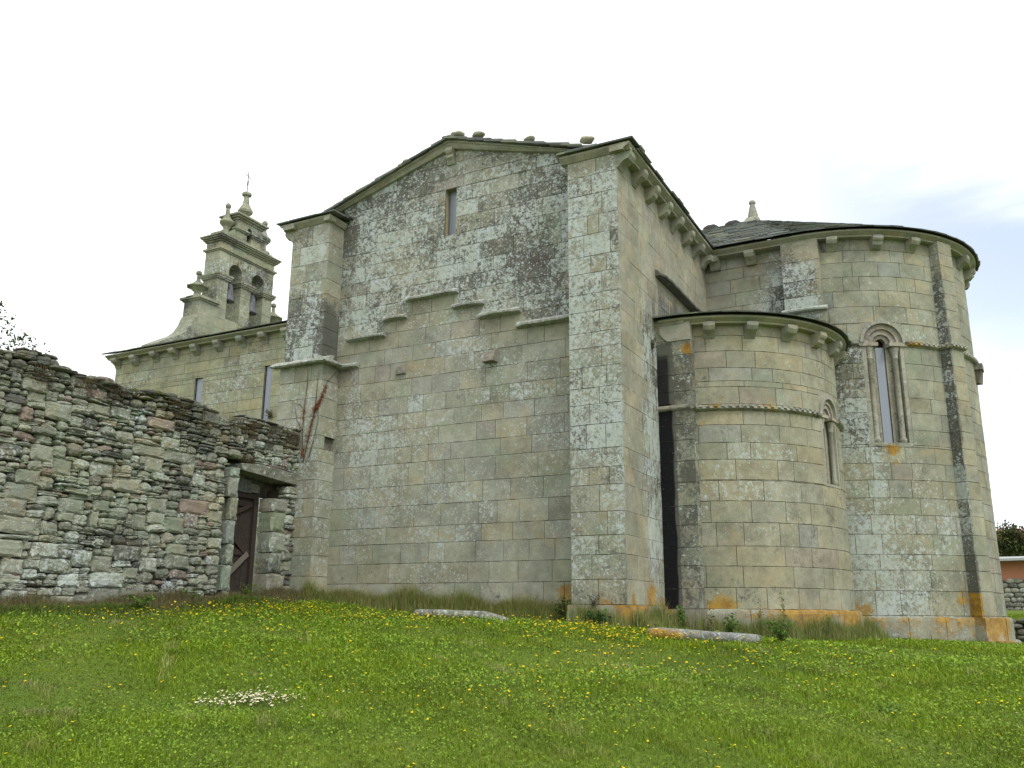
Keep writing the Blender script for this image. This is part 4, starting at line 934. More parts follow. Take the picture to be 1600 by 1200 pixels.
def rubble_fill(mb, ya, yb, zb_f, zt_f, seed, big=.14, x=XR):
    rnd = random.Random(seed); step = .02; n = int((yb-ya)/step); H = np.array([zb_f(ya+(i+.5)*step) for i in range(n)]); T = np.array([zt_f(ya+(i+.5)*step) for i in range(n)])
    it = 0
    while it < 6000:
        it += 1
        act = np.where(H < T-.02, H, 1e9); i0 = int(np.argmin(act))
        if act[i0] > 1e8: break
        lo = i0
        while lo > 0 and abs(H[lo-1]-H[i0]) < .032: lo -= 1
        hi = i0
        while hi < n-1 and abs(H[hi+1]-H[i0]) < .032: hi += 1
        gapw = (hi-lo+1)*step; z = H[lo:hi+1].max(); y = ya+lo*step; hgt_ = (z-zb_f(y))
        r = rnd.random(); hz = z/3.8
        if r < big*(2.3-2.1*hz) : w, h, p, kind = rnd.uniform(.38, .8), rnd.uniform(.18, .28), 14, 'b'
        elif r < .36: w, h, p, kind = rnd.uniform(.3, .7), rnd.uniform(.06, .11), 7, 's'
        elif r < .72: w, h, p, kind = rnd.uniform(.22, .46), rnd.uniform(.13, .25), rnd.choice((3, 4, 6)), 'm'
        else: w, h, p, kind = rnd.uniform(.14, .26), rnd.uniform(.09, .17), rnd.choice((2.6, 3.6)), 'r'
        if kind != 'b': h *= .87; w *= .85
        if hz > .8: h *= .8; w *= .85
        if gapw < .09: w = gapw; h = rnd.uniform(.05, .1); p = 2.6; kind = 'r'
        elif w > gapw: w = gapw
        if gapw-w < .09: w = gapw
        hl = H[lo-1] if lo > 0 else 9; hr = H[hi+1] if hi < n-1 else 9; hn = min(hl, hr)-z
        if w == gapw and gapw < .3 and .03 < hn < .17: h = hn
        elif w == gapw and abs(hn-h) < .05: h = max(.04, hn)
        nn = max(1, int(round(w/step))); side = rnd.random() < .5; a = lo if side else hi+1-nn; a = max(lo, a)
        h = min(h, max(.05, T[a:a+nn].max()-z+rnd.uniform(-.01, .05)))
        c = rnd.choice(RO) if rnd.random() < (.17 if kind != 'b' else .06) else rnd.choice(RT)
        if kind == 's' and rnd.random() < .45: c = (.125, .13, .115)
        k = rnd.uniform(.82, 1.12); c = tuple(q*k for q in c)
        yc = ya+(a+nn/2)*step; d = rnd.uniform(-.035, .03)
        boulder(mb, (x-.14+d, yc, z+h/2), (.15, nn*step/2*1.0, h/2*1.03), p, (.04 if kind == 'b' else .15), rnd.gauss(0, .06 if kind != 'b' else .012), c, rnd.uniform(0, 200))
        H[a:a+nn] = z+h
def W_rub(P):
    n = fbm(P[:, :], .7, 5.); top = ramp(P[:, 2], 3.1, 3.7)
    return np.c_[.36+.4*n-.25*top, .10+.3*fbm(P, .9, 40.)+.30*top, spots(P, [(XR, 11.4, 3.0, .1, 1.0)])]
def V_rub(P):
    top = ramp(P[:, 2], 3.15, 3.8); return np.c_[.05+.2*fbm(P, .6, 77.), .02+.28*top+.3*fbm(P, 1.1, 60.)*top, np.zeros(len(P))]
topz = lambda y: 3.84+.05*sin(y*2.3)+.035*sin(y*5.1+1)+.02*sin(y*11)+(.08 if y < 8.9 else 0)-(.09 if 12.5 < y < 13.3 else 0)
def gz(x, y): return float(hgt(np.array([x]), np.array([y]))[0])
mb = MB()
rubble_fill(mb, 1.5, 12.93, lambda y: gz(XR, y)-.14, topz, 101, .15)
rubble_fill(mb, 12.93, 15.06, lambda y: 3.0-.05*(y-13.2), lambda y: topz(y), 102, .02)
rubble_fill(mb, 14.66, 15.02, lambda y: .05, lambda y: 2.62, 103, .0)
for i in range(1500):     # small packing stones wedged into the gaps
    y = random.uniform(1.6, 12.9); z = random.uniform(gz(XR, y), 3.75); a = random.uniform(.02, .05)
    boulder(mb, (XR-.10+random.uniform(-.015, .02), y, z), (.07, a*random.uniform(1, 2.2), a*.7), 4, .16, random.gauss(0, .2), tuple(q*random.uniform(.7, 1.05) for q in random.choice(RT+RO[:2])))
# top course and rear face
for i in range(190):
    y = random.uniform(1.5, 15.0); x = XR-random.uniform(.05, .75); h = random.uniform(.035, .08)
    boulder(mb, (x, y, topz(y)-.02+h*.4), (random.uniform(.08, .18), random.uniform(.09, .22), h), 3, .1, random.gauss(0, .08), random.choice(RT+RO))
rubble_fill(mb, 1.5, 13.2, lambda y: gz(XR, y)-.14, topz, 104, .1, x=XR-.50)
mb.build('stones', STONE, rubble, W_rub, V_rub)
mb = MB(); mb.box(XR-.68, XR-.13, 1.6, 12.95, -.8, 3.72, (.1, .1, .1)); mb.box(XR-.68, XR-.13, 12.96, 15.0, 3.02, 3.72, (.1, .1, .1)); mb.box(XR-.68, XR-.13, 14.68, 15.0, -.2, 2.58, (.1, .1, .1)); mb.build('earth_core', DARKFILL, rubble)
# dressed jambs, lintel
def jamb(y0, y1, x0, x1, z0, z1, c):
    m = MB(); boulder(m, ((x0+x1)/2, (y0+y1)/2, (z0+z1)/2), ((x1-x0)/2, (y1-y0)/2, (z1-z0)/2-.003), 24, .025, 0, c); return m.build('jamb_stone', STONE, rubble, lambda P: np.full((len(P), 3), (.34, .16, 0)))
z = .0; rj = random.Random(4)
for h, w in ((.42, .20), (.50, .24), (.40, .17), (.46, .2), (.45, .18), (.40, .26), (.20, .24)):
    jamb(13.27-w, 13.27, XR-.38, XR+rj.uniform(0, .02), z, z+h, tuple(q*rj.uniform(.9, 1.15) for q in (.255, .262, .215))); z += h
    z = z
z = .05
for h, w in ((.36, .44), (.40, .50), (.42, .36), (.42, .62), (.42, .42), (.28, .5)):
    jamb(14.29, 14.29+w, XR-.42, XR+rj.uniform(-.01, .025), z, z+h, tuple(q*rj.uniform(.9, 1.12) for q in (.25, .26, .215))); z += h
m = MB(); V = []
for y_, zb_, zt_ in ((13.27, 2.80, 2.93), (13.7, 2.775, 2.98), (14.3, 2.735, 2.97), (14.97, 2.70, 2.93)): V += [(XR-.5, y_, zb_), (XR+.03, y_, zb_), (XR+.04, y_, zt_-.02), (XR+.01, y_, zt_), (XR-.5, y_, zt_)]
m.add(V, [(i*5+k, i*5+(k+1) % 5, (i+1)*5+(k+1) % 5, (i+1)*5+k) for i in range(3) for k in range(5)]+[(4, 3, 2, 1, 0), (15, 16, 17, 18, 19)], (.22, .22, .175)); m.build('lintel', STONE, rubble, lambda P: np.full((len(P), 3), (.38, .32, .1)), (0, .08, 0))
# masonry filling above the door, set back
m = MB()
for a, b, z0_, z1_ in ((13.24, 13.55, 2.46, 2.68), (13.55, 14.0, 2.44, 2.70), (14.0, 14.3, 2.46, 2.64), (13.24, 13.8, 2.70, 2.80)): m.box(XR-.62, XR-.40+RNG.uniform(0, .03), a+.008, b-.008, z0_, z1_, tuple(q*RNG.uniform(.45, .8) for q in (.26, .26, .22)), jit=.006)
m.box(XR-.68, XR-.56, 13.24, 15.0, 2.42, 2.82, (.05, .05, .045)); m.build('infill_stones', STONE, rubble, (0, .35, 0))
# wooden door: frame, planks, rails and braces
XD = XR-.46
door = bpy.data.objects.new('door', None); COL.objects.link(door); door.parent = rubble; door.location = Vector((XD, 13.75, .2))-Vector(rubble.location)
def dpart(nm, mat, boxes):
    m = MB()
    for bx in boxes: m.box(*bx, (.1, .07, .05), jit=.002)
    return m.build(nm, mat, door)
dpart('planks', WOOD, [(XD-.05, XD-.025+RNG.uniform(0, .006), 13.24+i*.15+.004, 13.24+(i+1)*.15-.004, .12+RNG.uniform(0, .04), 2.36) for i in range(7)])
dpart('door_frame', WOOD, [(XD-.06, XD+.05, 14.17, 14.285, .05, 2.42), (XD-.06, XD+.05, 13.24, 13.30, .05, 2.42), (XD-.06, XD+.055, 13.30, 14.17, 2.33, 2.42)])
dpart('rail', WOOD, [(XD-.02, XD+.015, 13.3, 14.16, 1.16, 1.28)]); dpart('rail', WOOD, [(XD-.02, XD+.015, 13.3, 14.16, 2.16, 2.27)])
for nm, mat, (p, q), wd in (('brace', WOOD, ((13.36, 1.75), (14.02, 1.22)), .10), ('brace', GREYWOOD, ((13.42, .62), (14.10, 1.20)), .11), ('brace', WOOD, ((14.1, 2.2), (13.45, 1.9)), .08)):
    p = Vector((0, *p)); q = Vector((0, *q)); t_ = (q-p).normalized(); s_ = Vector((0, -t_.z, t_.y))*wd/2; m = MB()
    V = [(XD+x_, *(a+s_*k).yz) for x_ in (.016, .04) for a, k in ((p, -1), (q, -1), (q, 1), (p, 1))]
    m.add(V, [(0, 1, 2, 3), (7, 6, 5, 4), (0, 4, 5, 1), (1, 5, 6, 2), (2, 6, 7, 3), (3, 7, 4, 0)], (.1, .08, .06)); m.build(nm, mat, door)

# ------------------------------------------------------------------ two fallen slabs
def slab(name, pts, hw, th, prof_r, label, O, col):
    """long stone: centre line points (x, y, z of the underside), half width, thickness"""
    m = MB(); V = []; n = len(pts); sec = [(-1, 0), (-1.0, .55), (-.9, .86), (-.72, .98), (.4, 1.0), (.85, .95), (1.0, .6), (1, 0)]
    for i, (x, y, z) in enumerate(pts):
        e = prof_r if i in (0, n-1) else 1
        for a, b in sec: V.append((x+RNG.normal(0, .004), y+a*hw*e, z+b*th*(e if b > .5 else 1)+RNG.normal(0, .003)))
    k = len(sec); m.add(V, [(i*k+j, (i+1)*k+j, (i+1)*k+(j+1) % k, i*k+(j+1) % k) for i in range(n-1) for j in range(k)]+[tuple(range(k)), tuple((n-1)*k+j for j in range(k-1, -1, -1))], col)
    c = pts[n//2]; o = m.build(name, STONE, None, lambda P: np.c_[np.full((len(P), 2), (.42, .34)), spots(P, O)], None, smooth=True, origin=(c[0], c[1], c[2])); return tag(o, label, 'stone slab')
slab('stone_slab', [(-9.36, 14.2, -.02), (-9.30, 14.2, -.03), (-8.9, 14.2, -.035), (-8.4, 14.2, -.055), (-8.0, 14.2, -.06), (-7.8, 14.2, -.10), (-7.55, 14.2, -.17), (-7.48, 14.2, -.2)], .17, .135, .8, 'worn grey stone slab with bevelled end lying in the grass under the gable wall', [(-8.3, 14.05, .05, .13, .9)], (.26, .27, .22))
slab('stone_slab', [(-4.78, 13.9, -.31), (-4.70, 13.9, -.315), (-4.3, 13.9, -.335), (-3.9, 13.9, -.355), (-3.5, 13.9, -.375), (-3.22, 13.9, -.39), (-3.14, 13.9, -.395)], .26, .15, .92, 'pale stone slab with orange lichen on its left end, lying before the small apse', [(-4.65, 13.65, -.27, .22, 1.0), (-4.2, 13.64, -.29, .22, .9), (-3.9, 13.64, -.3, .2, .5)], (.26, .27, .24))

# ------------------------------------------------------------------ grass, flowers, weeds
def blades(P, H, wd, C, lean, az, name, label, mat=GRASS, kind='stuff', cat='grass', bend=.5, origin=None, parent=None):
    """P: Nx3 roots; H heights; wd widths; C Nx3 colours; lean: horizontal reach; az azimuth"""
    n = len(P); ca, sa = np.cos(az), np.sin(az); px, py = -sa, ca
    d = np.c_[ca, sa, np.zeros(n)]; s = np.c_[px, py, np.zeros(n)]*wd[:, None]/2
    up = np.array([0, 0, 1.])
    mid = P+d*(lean*bend*.4)[:, None]+up*(H*.6)[:, None]; tip = P+d*lean[:, None]+up*H[:, None]
    V = np.stack([P-s, P+s, mid+s*.8, mid-s*.8, tip], 1).reshape(-1, 3)
    b = np.arange(n)*5
    loops = np.stack([b, b+1, b+2, b+3, b+3, b+2, b+4], 1).ravel()
    me = bpy.data.meshes.new(name); off = np.array(origin if origin is not None else (0, 0, 0))
    me.vertices.add(5*n); me.vertices.foreach_set('co', (V-off).astype(np.float32).ravel())
    me.loops.add(7*n); me.loops.foreach_set('vertex_index', loops.astype(np.int32))
    me.polygons.add(2*n); st = np.stack([np.arange(n)*7, np.arange(n)*7+4], 1).ravel(); me.polygons.foreach_set('loop_start', st.astype(np.int32))
    me.update(calc_edges=True)
    a = me.color_attributes.new('Col', 'FLOAT_COLOR', 'POINT'); a.data.foreach_set('color', np.c_[np.repeat(C, 5, 0), np.ones(5*n)].astype(np.float32).ravel())
    me.materials.append(mat)
    o = bpy.data.objects.new(name, me); COL.objects.link(o); o.location = tuple(off)
    if parent: o.parent = parent
    if label: tag(o, label, cat, kind=kind)
    return o
def field(x, y, s, k): return (np.sin(x*s+k+1.7*np.sin(y*s*.8+k))+np.sin(y*s*1.3-k+1.5*np.sin(x*s*.7+2*k))+.6*np.sin((x+y)*s*2.3+k*3))/2.6
def scatter(n, rmin, rmax, a0=-62, a1=26, pw=.35):
    r = (RNG.uniform(rmin**pw, rmax**pw, n))**(1/pw); a = np.radians(RNG.uniform(a0, a1, n)); return r*np.sin(a), r*np.cos(a)
def outside(x, y):   # keep the building footprint and the wall clear
    m = (x > XR+.02) | (y < 1)
    m &= ~((y > 14.93) & (x < XE+.03)); m &= ~((np.hypot(x-SX, y-SY) < SR+.2) & (x > SX)); m &= ~((y > 17) & (x < -4.85))
    m &= ~(np.hypot(x-CX, y-CY) < CR+.22); m &= ~((y > YC-.1) & (x < CX)); m &= ~((y > 28.4) & (y < 29.2) & (x > -1.5))
    m &= ~((np.abs(x+8.42) < .93) & (np.abs(y-14.2) < .16)); m &= ~((np.abs(x+3.95) < .8) & (np.abs(y-13.9) < .19))
    return m
def lawn(n, rmin, rmax, name, label, hs=1.):
    x, y = scatter(n, rmin, rmax); k = outside(x, y); x, y = x[k], y[k]; n = len(x); r = np.hypot(x, y)
    z = hgt(x, y)+(np.sin(x*1.7+.6*np.sin(y*1.3))*np.sin(y*1.5+.8*np.sin(x))*.018)-.005
    f1 = field(x, y, .9, 1.); f2 = field(x, y, 2.6, 4.); f3 = field(x, y, 6.5, 2.)
    lush = np.clip(.45+.95*f1+.6*f2, 0, 1); dry = np.clip(f2*.9+f3*.8-.25-.6*lush, 0, 1); 
    H = (.018+.034*lush+.03*np.clip(f3+.4*f2, 0, 1)**2)*RNG.uniform(.6, 1.4, n)*hs
    tallp = RNG.random(n) < .012; H[tallp] *= 2.6
    wd = RNG.uniform(.004, .008, n)*np.clip(r/7, .9, 3.2)
    g1 = np.array((.215, .325, .012)); g2 = np.array((.115, .195, .020)); g3 = np.array((.36, .37, .15)); g4 = np.array((.34, .41, .015))
    t = RNG.random(n); C = g2+(g1-g2)*np.clip(lush*.8+t*.35, 0, 1)[:, None]; C = C+(g4-C)*(.55*np.clip(f3*.8+t*.4-.2, 0, 1))[:, None]
    C = C+(g3-C)*(np.clip(dry*1.0+(t > .955)*.5, 0, .75))[:, None]; dk = field(x, y, 4.1, 9.); dl = field(x, y, 1.3, 6.); C *= (RNG.uniform(.7, 1.1, n)*(1-.34*np.clip(dk*1.3-.05, 0, 1))*(1-.22*np.clip(dl*1.2, 0, 1)))[:, None]
    return blades(np.c_[x, y, z], H, wd, C, H*RNG.uniform(.2, 1.5, n), RNG.uniform(0, 2*pi, n), name, label)
lawn(600000, 3.2, 34, 'grass', 'short green meadow grass with paler dry patches')
# clover and plantain leaves: small near-horizontal leaflets
def leaflets(x, y, zoff, size, C, name, label, cat='ground cover', kind='stuff', tilt=.5, z=None, mat=LEAF, origin=None, parent=None, aspect=1.):
    n = len(x); z = (hgt(x, y) if z is None else z)+zoff
    az = RNG.uniform(0, 2*pi, n); tl = RNG.normal(0, tilt, n); tl2 = RNG.normal(0, tilt, n)
    d1 = np.c_[np.cos(az)*np.cos(tl), np.sin(az)*np.cos(tl), np.sin(tl)]; d2 = np.c_[-np.sin(az)*np.cos(tl2), np.cos(az)*np.cos(tl2), np.sin(tl2)]
    c = np.c_[x, y, z]; s = size[:, None]
    V = np.stack([c-d1*s, c-d2*s*.5*aspect+d1*s*.1, c+d1*s, c+d2*s*.5*aspect+d1*s*.1], 1).reshape(-1, 3)
    off = np.array(origin if origin is not None else (0, 0, 0)); me = bpy.data.meshes.new(name)
    me.vertices.add(4*n); me.vertices.foreach_set('co', (V-off).astype(np.float32).ravel()); me.loops.add(4*n); me.loops.foreach_set('vertex_index', np.arange(4*n, dtype=np.int32))
    me.polygons.add(n); me.polygons.foreach_set('loop_start', (np.arange(n)*4).astype(np.int32)); me.update(calc_edges=True)
    a = me.color_attributes.new('Col', 'FLOAT_COLOR', 'POINT'); a.data.foreach_set('color', np.c_[np.repeat(C, 4, 0), np.ones(4*n)].astype(np.float32).ravel()); me.materials.append(mat)
    o = bpy.data.objects.new(name, me); COL.objects.link(o); o.location = tuple(off)
    if parent: o.parent = parent; 
    if label: tag(o, label, cat, kind=kind)
    return o
x, y = scatter(190000, 3.2, 20); k = outside(x, y) & (field(x, y, .8, 7.)+.5*field(x, y, 2.2, 3.) > RNG.normal(-.05, .35, len(x))); x, y = x[k], y[k]
t = RNG.random(len(x)); C = np.array((.14, .26, .025))+(np.array((.31, .44, .035))-np.array((.14, .26, .025)))*t[:, None]**1.3
leaflets(x, y, RNG.uniform(.01, .055, len(x)), RNG.uniform(.007, .014, len(x))*np.clip(np.hypot(x, y)/7, .9, 2.2), C*RNG.uniform(.8, 1.15, len(x))[:, None], 'clover', 'bright green clover leaves spread among the grass', aspect=1.5)

def heads(x, y, h, r, name, label, petal, centre, cat, stem=True, cf=.45):
    """small flower heads on thin stems, one object"""
    mb = MB()
    for i in range(len(x)):
        z0 = gz(x[i], y[i]); a = random.uniform(0, 6.3); ln = random.uniform(0, .35)*h[i]; c = Vector((x[i]+cos(a)*ln, y[i]+sin(a)*ln, z0+h[i]))
        nx = Vector((random.gauss(0, .3), random.gauss(-.15, .3), 1)).normalized(); e1 = nx.orthogonal().normalized(); e2 = nx.cross(e1); n = 8; rr = r[i]; k = random.uniform(.8, 1.12)
        V = [tuple(c+e1*cos(2*pi*q/n)*rr+e2*sin(2*pi*q/n)*rr+nx*rr*.18*(q % 2)) for q in range(n)]+[tuple(c+nx*rr*.25)]+[tuple(c+e1*cos(2*pi*q/n)*rr*cf+e2*sin(2*pi*q/n)*rr*cf+nx*rr*.30) for q in range(n)]+[tuple(c-nx*rr*.5)]
        pc = np.array(petal)*k
        C = np.array([pc]*n+[centre]+[centre]*n+[(.08, .13, .03)])
        mb.add(V, [(q, (q+1) % n, 9+(q+1) % n, 9+q) for q in range(n)]+[tuple(range(9, 9+n))]+[((q+1) % n, q, 17) for q in range(n)], C)
        if stem:
            b = Vector((x[i], y[i], z0-.01)); s = Vector((.0025+rr*.06, 0, 0)); mb.add([tuple(b-s), tuple(b+s), tuple(c+s*.8-nx*rr*.4), tuple(c-s*.8-nx*rr*.4)], [(0, 1, 2, 3)], (.10, .13, .035))
    return tag(mb.build(name, LEAF), label, cat, kind='stuff')
YEL, ORA = (.85, .72, .01), (.80, .56, .01)
xs, ys = [], []
def clump(cx, cy, sx, sy, n):
    n = int(n*1.35); xs.extend(RNG.normal(cx, sx*1.1, n)); ys.extend(RNG.normal(cy, sy*1.1, n))
for c in ((-11.6, 11.9, .5, .55, 90), (-10.9, 12.7, .6, .4, 60), (-9.8, 12.4, .8, .6, 70), (-11.0, 9.4, .45, .8, 60), (-9.4, 9.6, .9, .7, 36), (-8.6, 13.0, .9, .5, 60), (-7.4, 12.2, .8, .8, 36), (-5.6, 13.6, .55, .5, 90), (-5.2, 12.6, .7, .6, 110),
          (-4.2, 11.9, .8, .8, 80), (-3.0, 11.6, .8, .9, 40), (-3.9, 8.6, .5, .5, 26), (-3.4, 7.6, .5, .4, 22), (-4.2, 6.9, .8, .5, 16), (-5.0, 7.2, .7, .3, 12), (-2.8, 6.9, .5, .4, 14), (-6.6, 8.2, .7, .6, 14), (-1.4, 11.5, .9, 1.0, 22), (-.2, 9.4, .7, 1.0, 14), (-9.6, 7.4, .9, .8, 14), (-6.8, 5.9, .7, .3, 8)): clump(*c)
qx, qy = scatter(210, 5.2, 17); xs.extend(qx); ys.extend(qy)
xs, ys = np.array(xs), np.array(ys); k = outside(xs, ys) & (ys < 14.2); xs, ys = xs[k], ys[k]
heads(xs, ys, RNG.uniform(.05, .17, len(xs)), RNG.uniform(.008, .015, len(xs))*np.clip(np.hypot(xs, ys)/9, .9, 1.3), 'yellow_flowers', 'small yellow dandelion-like flowers scattered over the meadow', YEL, ORA, 'flowers')
xs = np.r_[RNG.normal(-6.28, .20, 150), RNG.normal(-6.42, .16, 50), RNG.normal(-6.3, .36, 36)]; ys = np.r_[RNG.normal(6.78, .14, 150), RNG.normal(6.42, .10, 50), RNG.normal(6.8, .3, 36)]
heads(xs, ys, RNG.uniform(.03, .07, len(xs)), RNG.uniform(.009, .014, len(xs)), 'daisies', 'patch of small white daisies in the meadow', (.9, .9, .86), (.8, .65, .1), 'flowers', cf=.26)
xs, ys = RNG.normal(-1.6, 1.2, 60), RNG.normal(12, 1.6, 60); k = outside(xs, ys)
heads(xs[k], ys[k], RNG.uniform(.03, .06, k.sum()), RNG.uniform(.008, .012, k.sum()), 'daisies', 'loose scatter of white daisies in the right half of the meadow', (.7, .7, .66), (.7, .55, .1), 'flowers')

def strip(name, label, pts, n, spread, h, cols, wd=(.004, .008), lean=.35, cat='grass'):
    """blades along a polyline, one stuff object"""
    P = np.array(pts, float); seg = np.hypot(*np.diff(P, axis=0).T); cum = np.r_[0, np.cumsum(seg)]; t = RNG.uniform(0, cum[-1], n)
    # clumpy distribution
    cc = RNG.uniform(0, cum[-1], max(4, n//330)); t = np.where(RNG.random(n) < .75, RNG.choice(cc, n)+RNG.normal(0, .11, n), t); t = np.clip(t, 0, cum[-1])
    x = np.interp(t, cum, P[:, 0])+np.abs(RNG.normal(0, spread, n))*.0; y = np.interp(t, cum, P[:, 1]); d = np.abs(RNG.normal(0, spread, n))
    i = np.clip(np.searchsorted(cum, t)-1, 0, len(seg)-1); dx, dy = np.diff(P, axis=0).T; nx, ny = dy/seg, -dx/seg
    x = x+nx[i]*d; y = y+ny[i]*d; z = hgt(x, y)-.01
    loc = .55+.45*np.clip(field(t, t*0, 2.1, 1.)+.5, 0, 1)
    H = h*loc*RNG.uniform(.45, 1.15, n); H *= np.clip(1.15-d/(spread*3), .25, 1)
    c = np.array(cols)[RNG.integers(0, len(cols), n)]*RNG.uniform(.7, 1.25, n)[:, None]
    return blades(np.c_[x, y, z], H, RNG.uniform(*wd, n), c, H*RNG.uniform(.05, lean, n)*1.5, RNG.uniform(0, 2*pi, n), name, label, cat=cat)
STR = [(.36, .31, .13), (.42, .37, .18), (.24, .27, .06), (.18, .24, .04), (.30, .22, .10)]; GRN = [(.13, .21, .04), (.18, .27, .045), (.10, .16, .03), (.25, .28, .09)]
strip('tall_grass', 'tall straw-coloured and green grass growing along the foot of the gable wall', [(-12.6, 14.9), (-10, 15.4), (-6.7, 15.4)], 19000, .18, .60, STR+GRN)
strip('tall_grass', 'tall green grass and weeds at the foot of the corner pier and the small apse', [(-6.6, 14.86), (-5.5, 14.9), (-5.4, 16.8), (-4.7, 16.8), (-3.6, 17.4), (-2.6, 18.7), (-2.3, 20)], 17000, .20, .62, GRN+STR[:2])
strip('tall_grass', 'low grass and weeds at the foot of the main apse', [(-2.3, 20.6), (-1.2, 21.3), (0, 22.4), (.7, 24.2)], 2600, .12, .16, GRN+STR[:1])
BRN = [(.21, .145, .09), (.26, .20, .12), (.17, .125, .08), (.31, .25, .14), (.14, .19, .05), (.19, .23, .07)]
strip('dead_undergrowth', 'brownish withered undergrowth along the foot of the rubble wall', [(XR+.02, 3), (XR+.02, 9), (XR+.02, 12), (XR+.02, 15)], 46000, .40, .40, BRN, (.003, .007), .8, 'undergrowth')
strip('green_undergrowth', 'leafy green undergrowth in front of the withered strip by the rubble wall', [(XR+.6, 4), (XR+.6, 9), (XR+.55, 11), (XR+.5, 13.6)], 18000, .30, .22, GRN+[(.13, .22, .02)], (.006, .014), 1.2, 'undergrowth')

def leafy(name, label, x, y, h, n, spread, cols, leaf=.03, stems=5, cat='plant', z0=None, group=None, lean=(0, 0)):
    """upright weed: stems (part) and leaves (part)"""
    z = gz(x, y) if z0 is None else z0; t = thing(name, label, cat, (x, y, z), group); m = MB(); L = []
    for s in range(stems):
        a = random.uniform(0, 6.3); q = random.uniform(.3, 1)*spread; hh = h*random.uniform(.6, 1)
        p = [Vector((x+cos(a)*q*.2*(k/4)+cos(a)*q*.8*(k/4)**2+lean[0]*k/4, y+sin(a)*q*.2*(k/4)+sin(a)*q*.8*(k/4)**2+lean[1]*k/4, z-.02+hh*k/4)) for k in range(5)]
        m.tube(p, [.004, .0035, .003, .0025, .0015], 4, (.12, .14, .05)); L.append(p)
    m.build('stem', LEAF, t)
    X = np.zeros((n, 3))
    for i in range(n):
        p = random.choice(L); f = random.uniform(.15, 1)*3.999; k = int(f); c = p[k].lerp(p[k+1], f-k); X[i] = (c.x+random.gauss(0, leaf*.9), c.y+random.gauss(0, leaf*.9), c.z+random.gauss(0, leaf*.4))
    C = np.array(cols)[RNG.integers(0, len(cols), n)]*RNG.uniform(.7, 1.2, n)[:, None]
    o = leaflets(X[:, 0]-x, X[:, 1]-y, 0, RNG.uniform(.5, 1, n)*leaf, C, 'leaves', None, z=X[:, 2]-z, tilt=.6, aspect=1.1); o.parent = t
    return t
G1 = [(.06, .12, .02), (.09, .16, .03), (.12, .2, .03)]
leafy('weed', 'bushy green nettle-like weed at the right end of the pale slab', -2.85, 14.1, .42, 520, .26, G1, .035, 12)
leafy('weed', 'tall thin pale green weed standing highest before the small apse', -3.35, 17.0, .95, 170, .10, [(.15, .2, .06), (.18, .22, .08)], .028, 3)
leafy('weed', 'slender weed just left of the tallest one before the small apse', -3.75, 16.85, .78, 120, .08, [(.12, .17, .05), (.16, .2, .07)], .026, 3)
leafy('weed', 'thin grey-green weed by the plinth, right of the tallest weed', -2.75, 17.9, .6, 110, .1, [(.12, .17, .05), (.16, .19, .08)], .024, 3)
leafy('weed', 'round-topped bright green weed against the black stain beside the corner pier', -5.05, 16.4, .62, 260, .12, [(.10, .2, .03), (.14, .25, .04)], .04, 6)
leafy('weed', 'dark purple dried weed above the middle of the pale slab', -4.55, 16.2, .52, 60, .14, [(.035, .02, .03), (.05, .03, .035)], .028, 4)
leafy('weed', 'broad-leaved dark green dock at the foot of the corner pier', -6.0, 14.55, .30, 130, .30, [(.045, .10, .03), (.07, .14, .03)], .075, 9)
leafy('weed', 'green leafy clump behind the middle of the pale slab', -4.0, 15.6, .42, 260, .28, G1, .04, 9)
leafy('weed', 'green clump at the foot of the rubble wall left of the door', -12.75, 12.0, .42, 240, .3, [(.08, .16, .02), (.11, .2, .03)], .04, 9)
leafy('weed', 'bright green clump growing on the doorstep', -12.9, 13.5, .38, 260, .3, [(.09, .17, .02), (.14, .2, .03)], .035, 9)
leafy('weed', 'thistle-like clump near the left end of the rubble wall foot', -12.3, 10.4, .34, 200, .32, [(.09, .17, .03), (.11, .2, .03)], .045, 9)
leafy('weed', 'low broad-leaved green weed standing alone in the right part of the meadow', -.95, 9.2, .13, 120, .25, [(.10, .19, .03), (.14, .24, .03)], .04, 10)
leafy('weed', 'bushy dark weed in front of the right end of the gable wall', -6.85, 15.05, .5, 220, .16, [(.06, .09, .02), (.10, .13, .03)], .04, 8)
leafy('withered_shrub', 'dark withered sprig rooted in the plinth joint of the corner pier', -6.22, 14.93, .34, 150, .22, [(.05, .045, .035), (.07, .06, .045)], .02, 9, 'plant', z0=.14, lean=(.12, -.05))
leafy('weed', 'small brownish plant growing from the joint beside the small apse cornice', -5.56, 16.75, .3, 120, .10, [(.10, .08, .03), (.08, .10, .03)], .03, 6, z0=5.25)
leafy('weed', 'tuft of dry growth hanging below the right nave window', -19.5, 20.82, .3, 120, .22, [(.14, .14, .07), (.17, .17, .09)], .05, 7, z0=5.95)
# growth on the wall top
n = 9000; t_ = RNG.uniform(2.5, 15, n); x = XR+.02-RNG.uniform(0, .6, n); z = np.array([topz(q) for q in t_])-.03; k = field(t_, x, 1.6, 5.) > -.15+RNG.normal(0, .3, n)
cols = np.array([(.09, .075, .03), (.13, .11, .05), (.06, .055, .025), (.10, .12, .03)])[RNG.integers(0, 4, n)]
H = RNG.uniform(.02, .085, n); blades(np.c_[x, t_, z][k], H[k], RNG.uniform(.004, .009, n)[k], cols[k], (H*RNG.uniform(.3, 1.6, n))[k], RNG.uniform(0, 6.3, n)[k], 'wall_top_moss', 'brown moss and dead grass on top of the rubble wall', cat='moss')
n = 5200; t_ = RNG.choice([13.35, 13.5, 13.0, 12.3, 14.1, 14.5, 14.8, 11.5, 10.2, 9.6, 8.8], n)+RNG.normal(0, .12, n); z = 3.84-np.abs(RNG.normal(0, .22, n)); k = (t_ < 15.0)
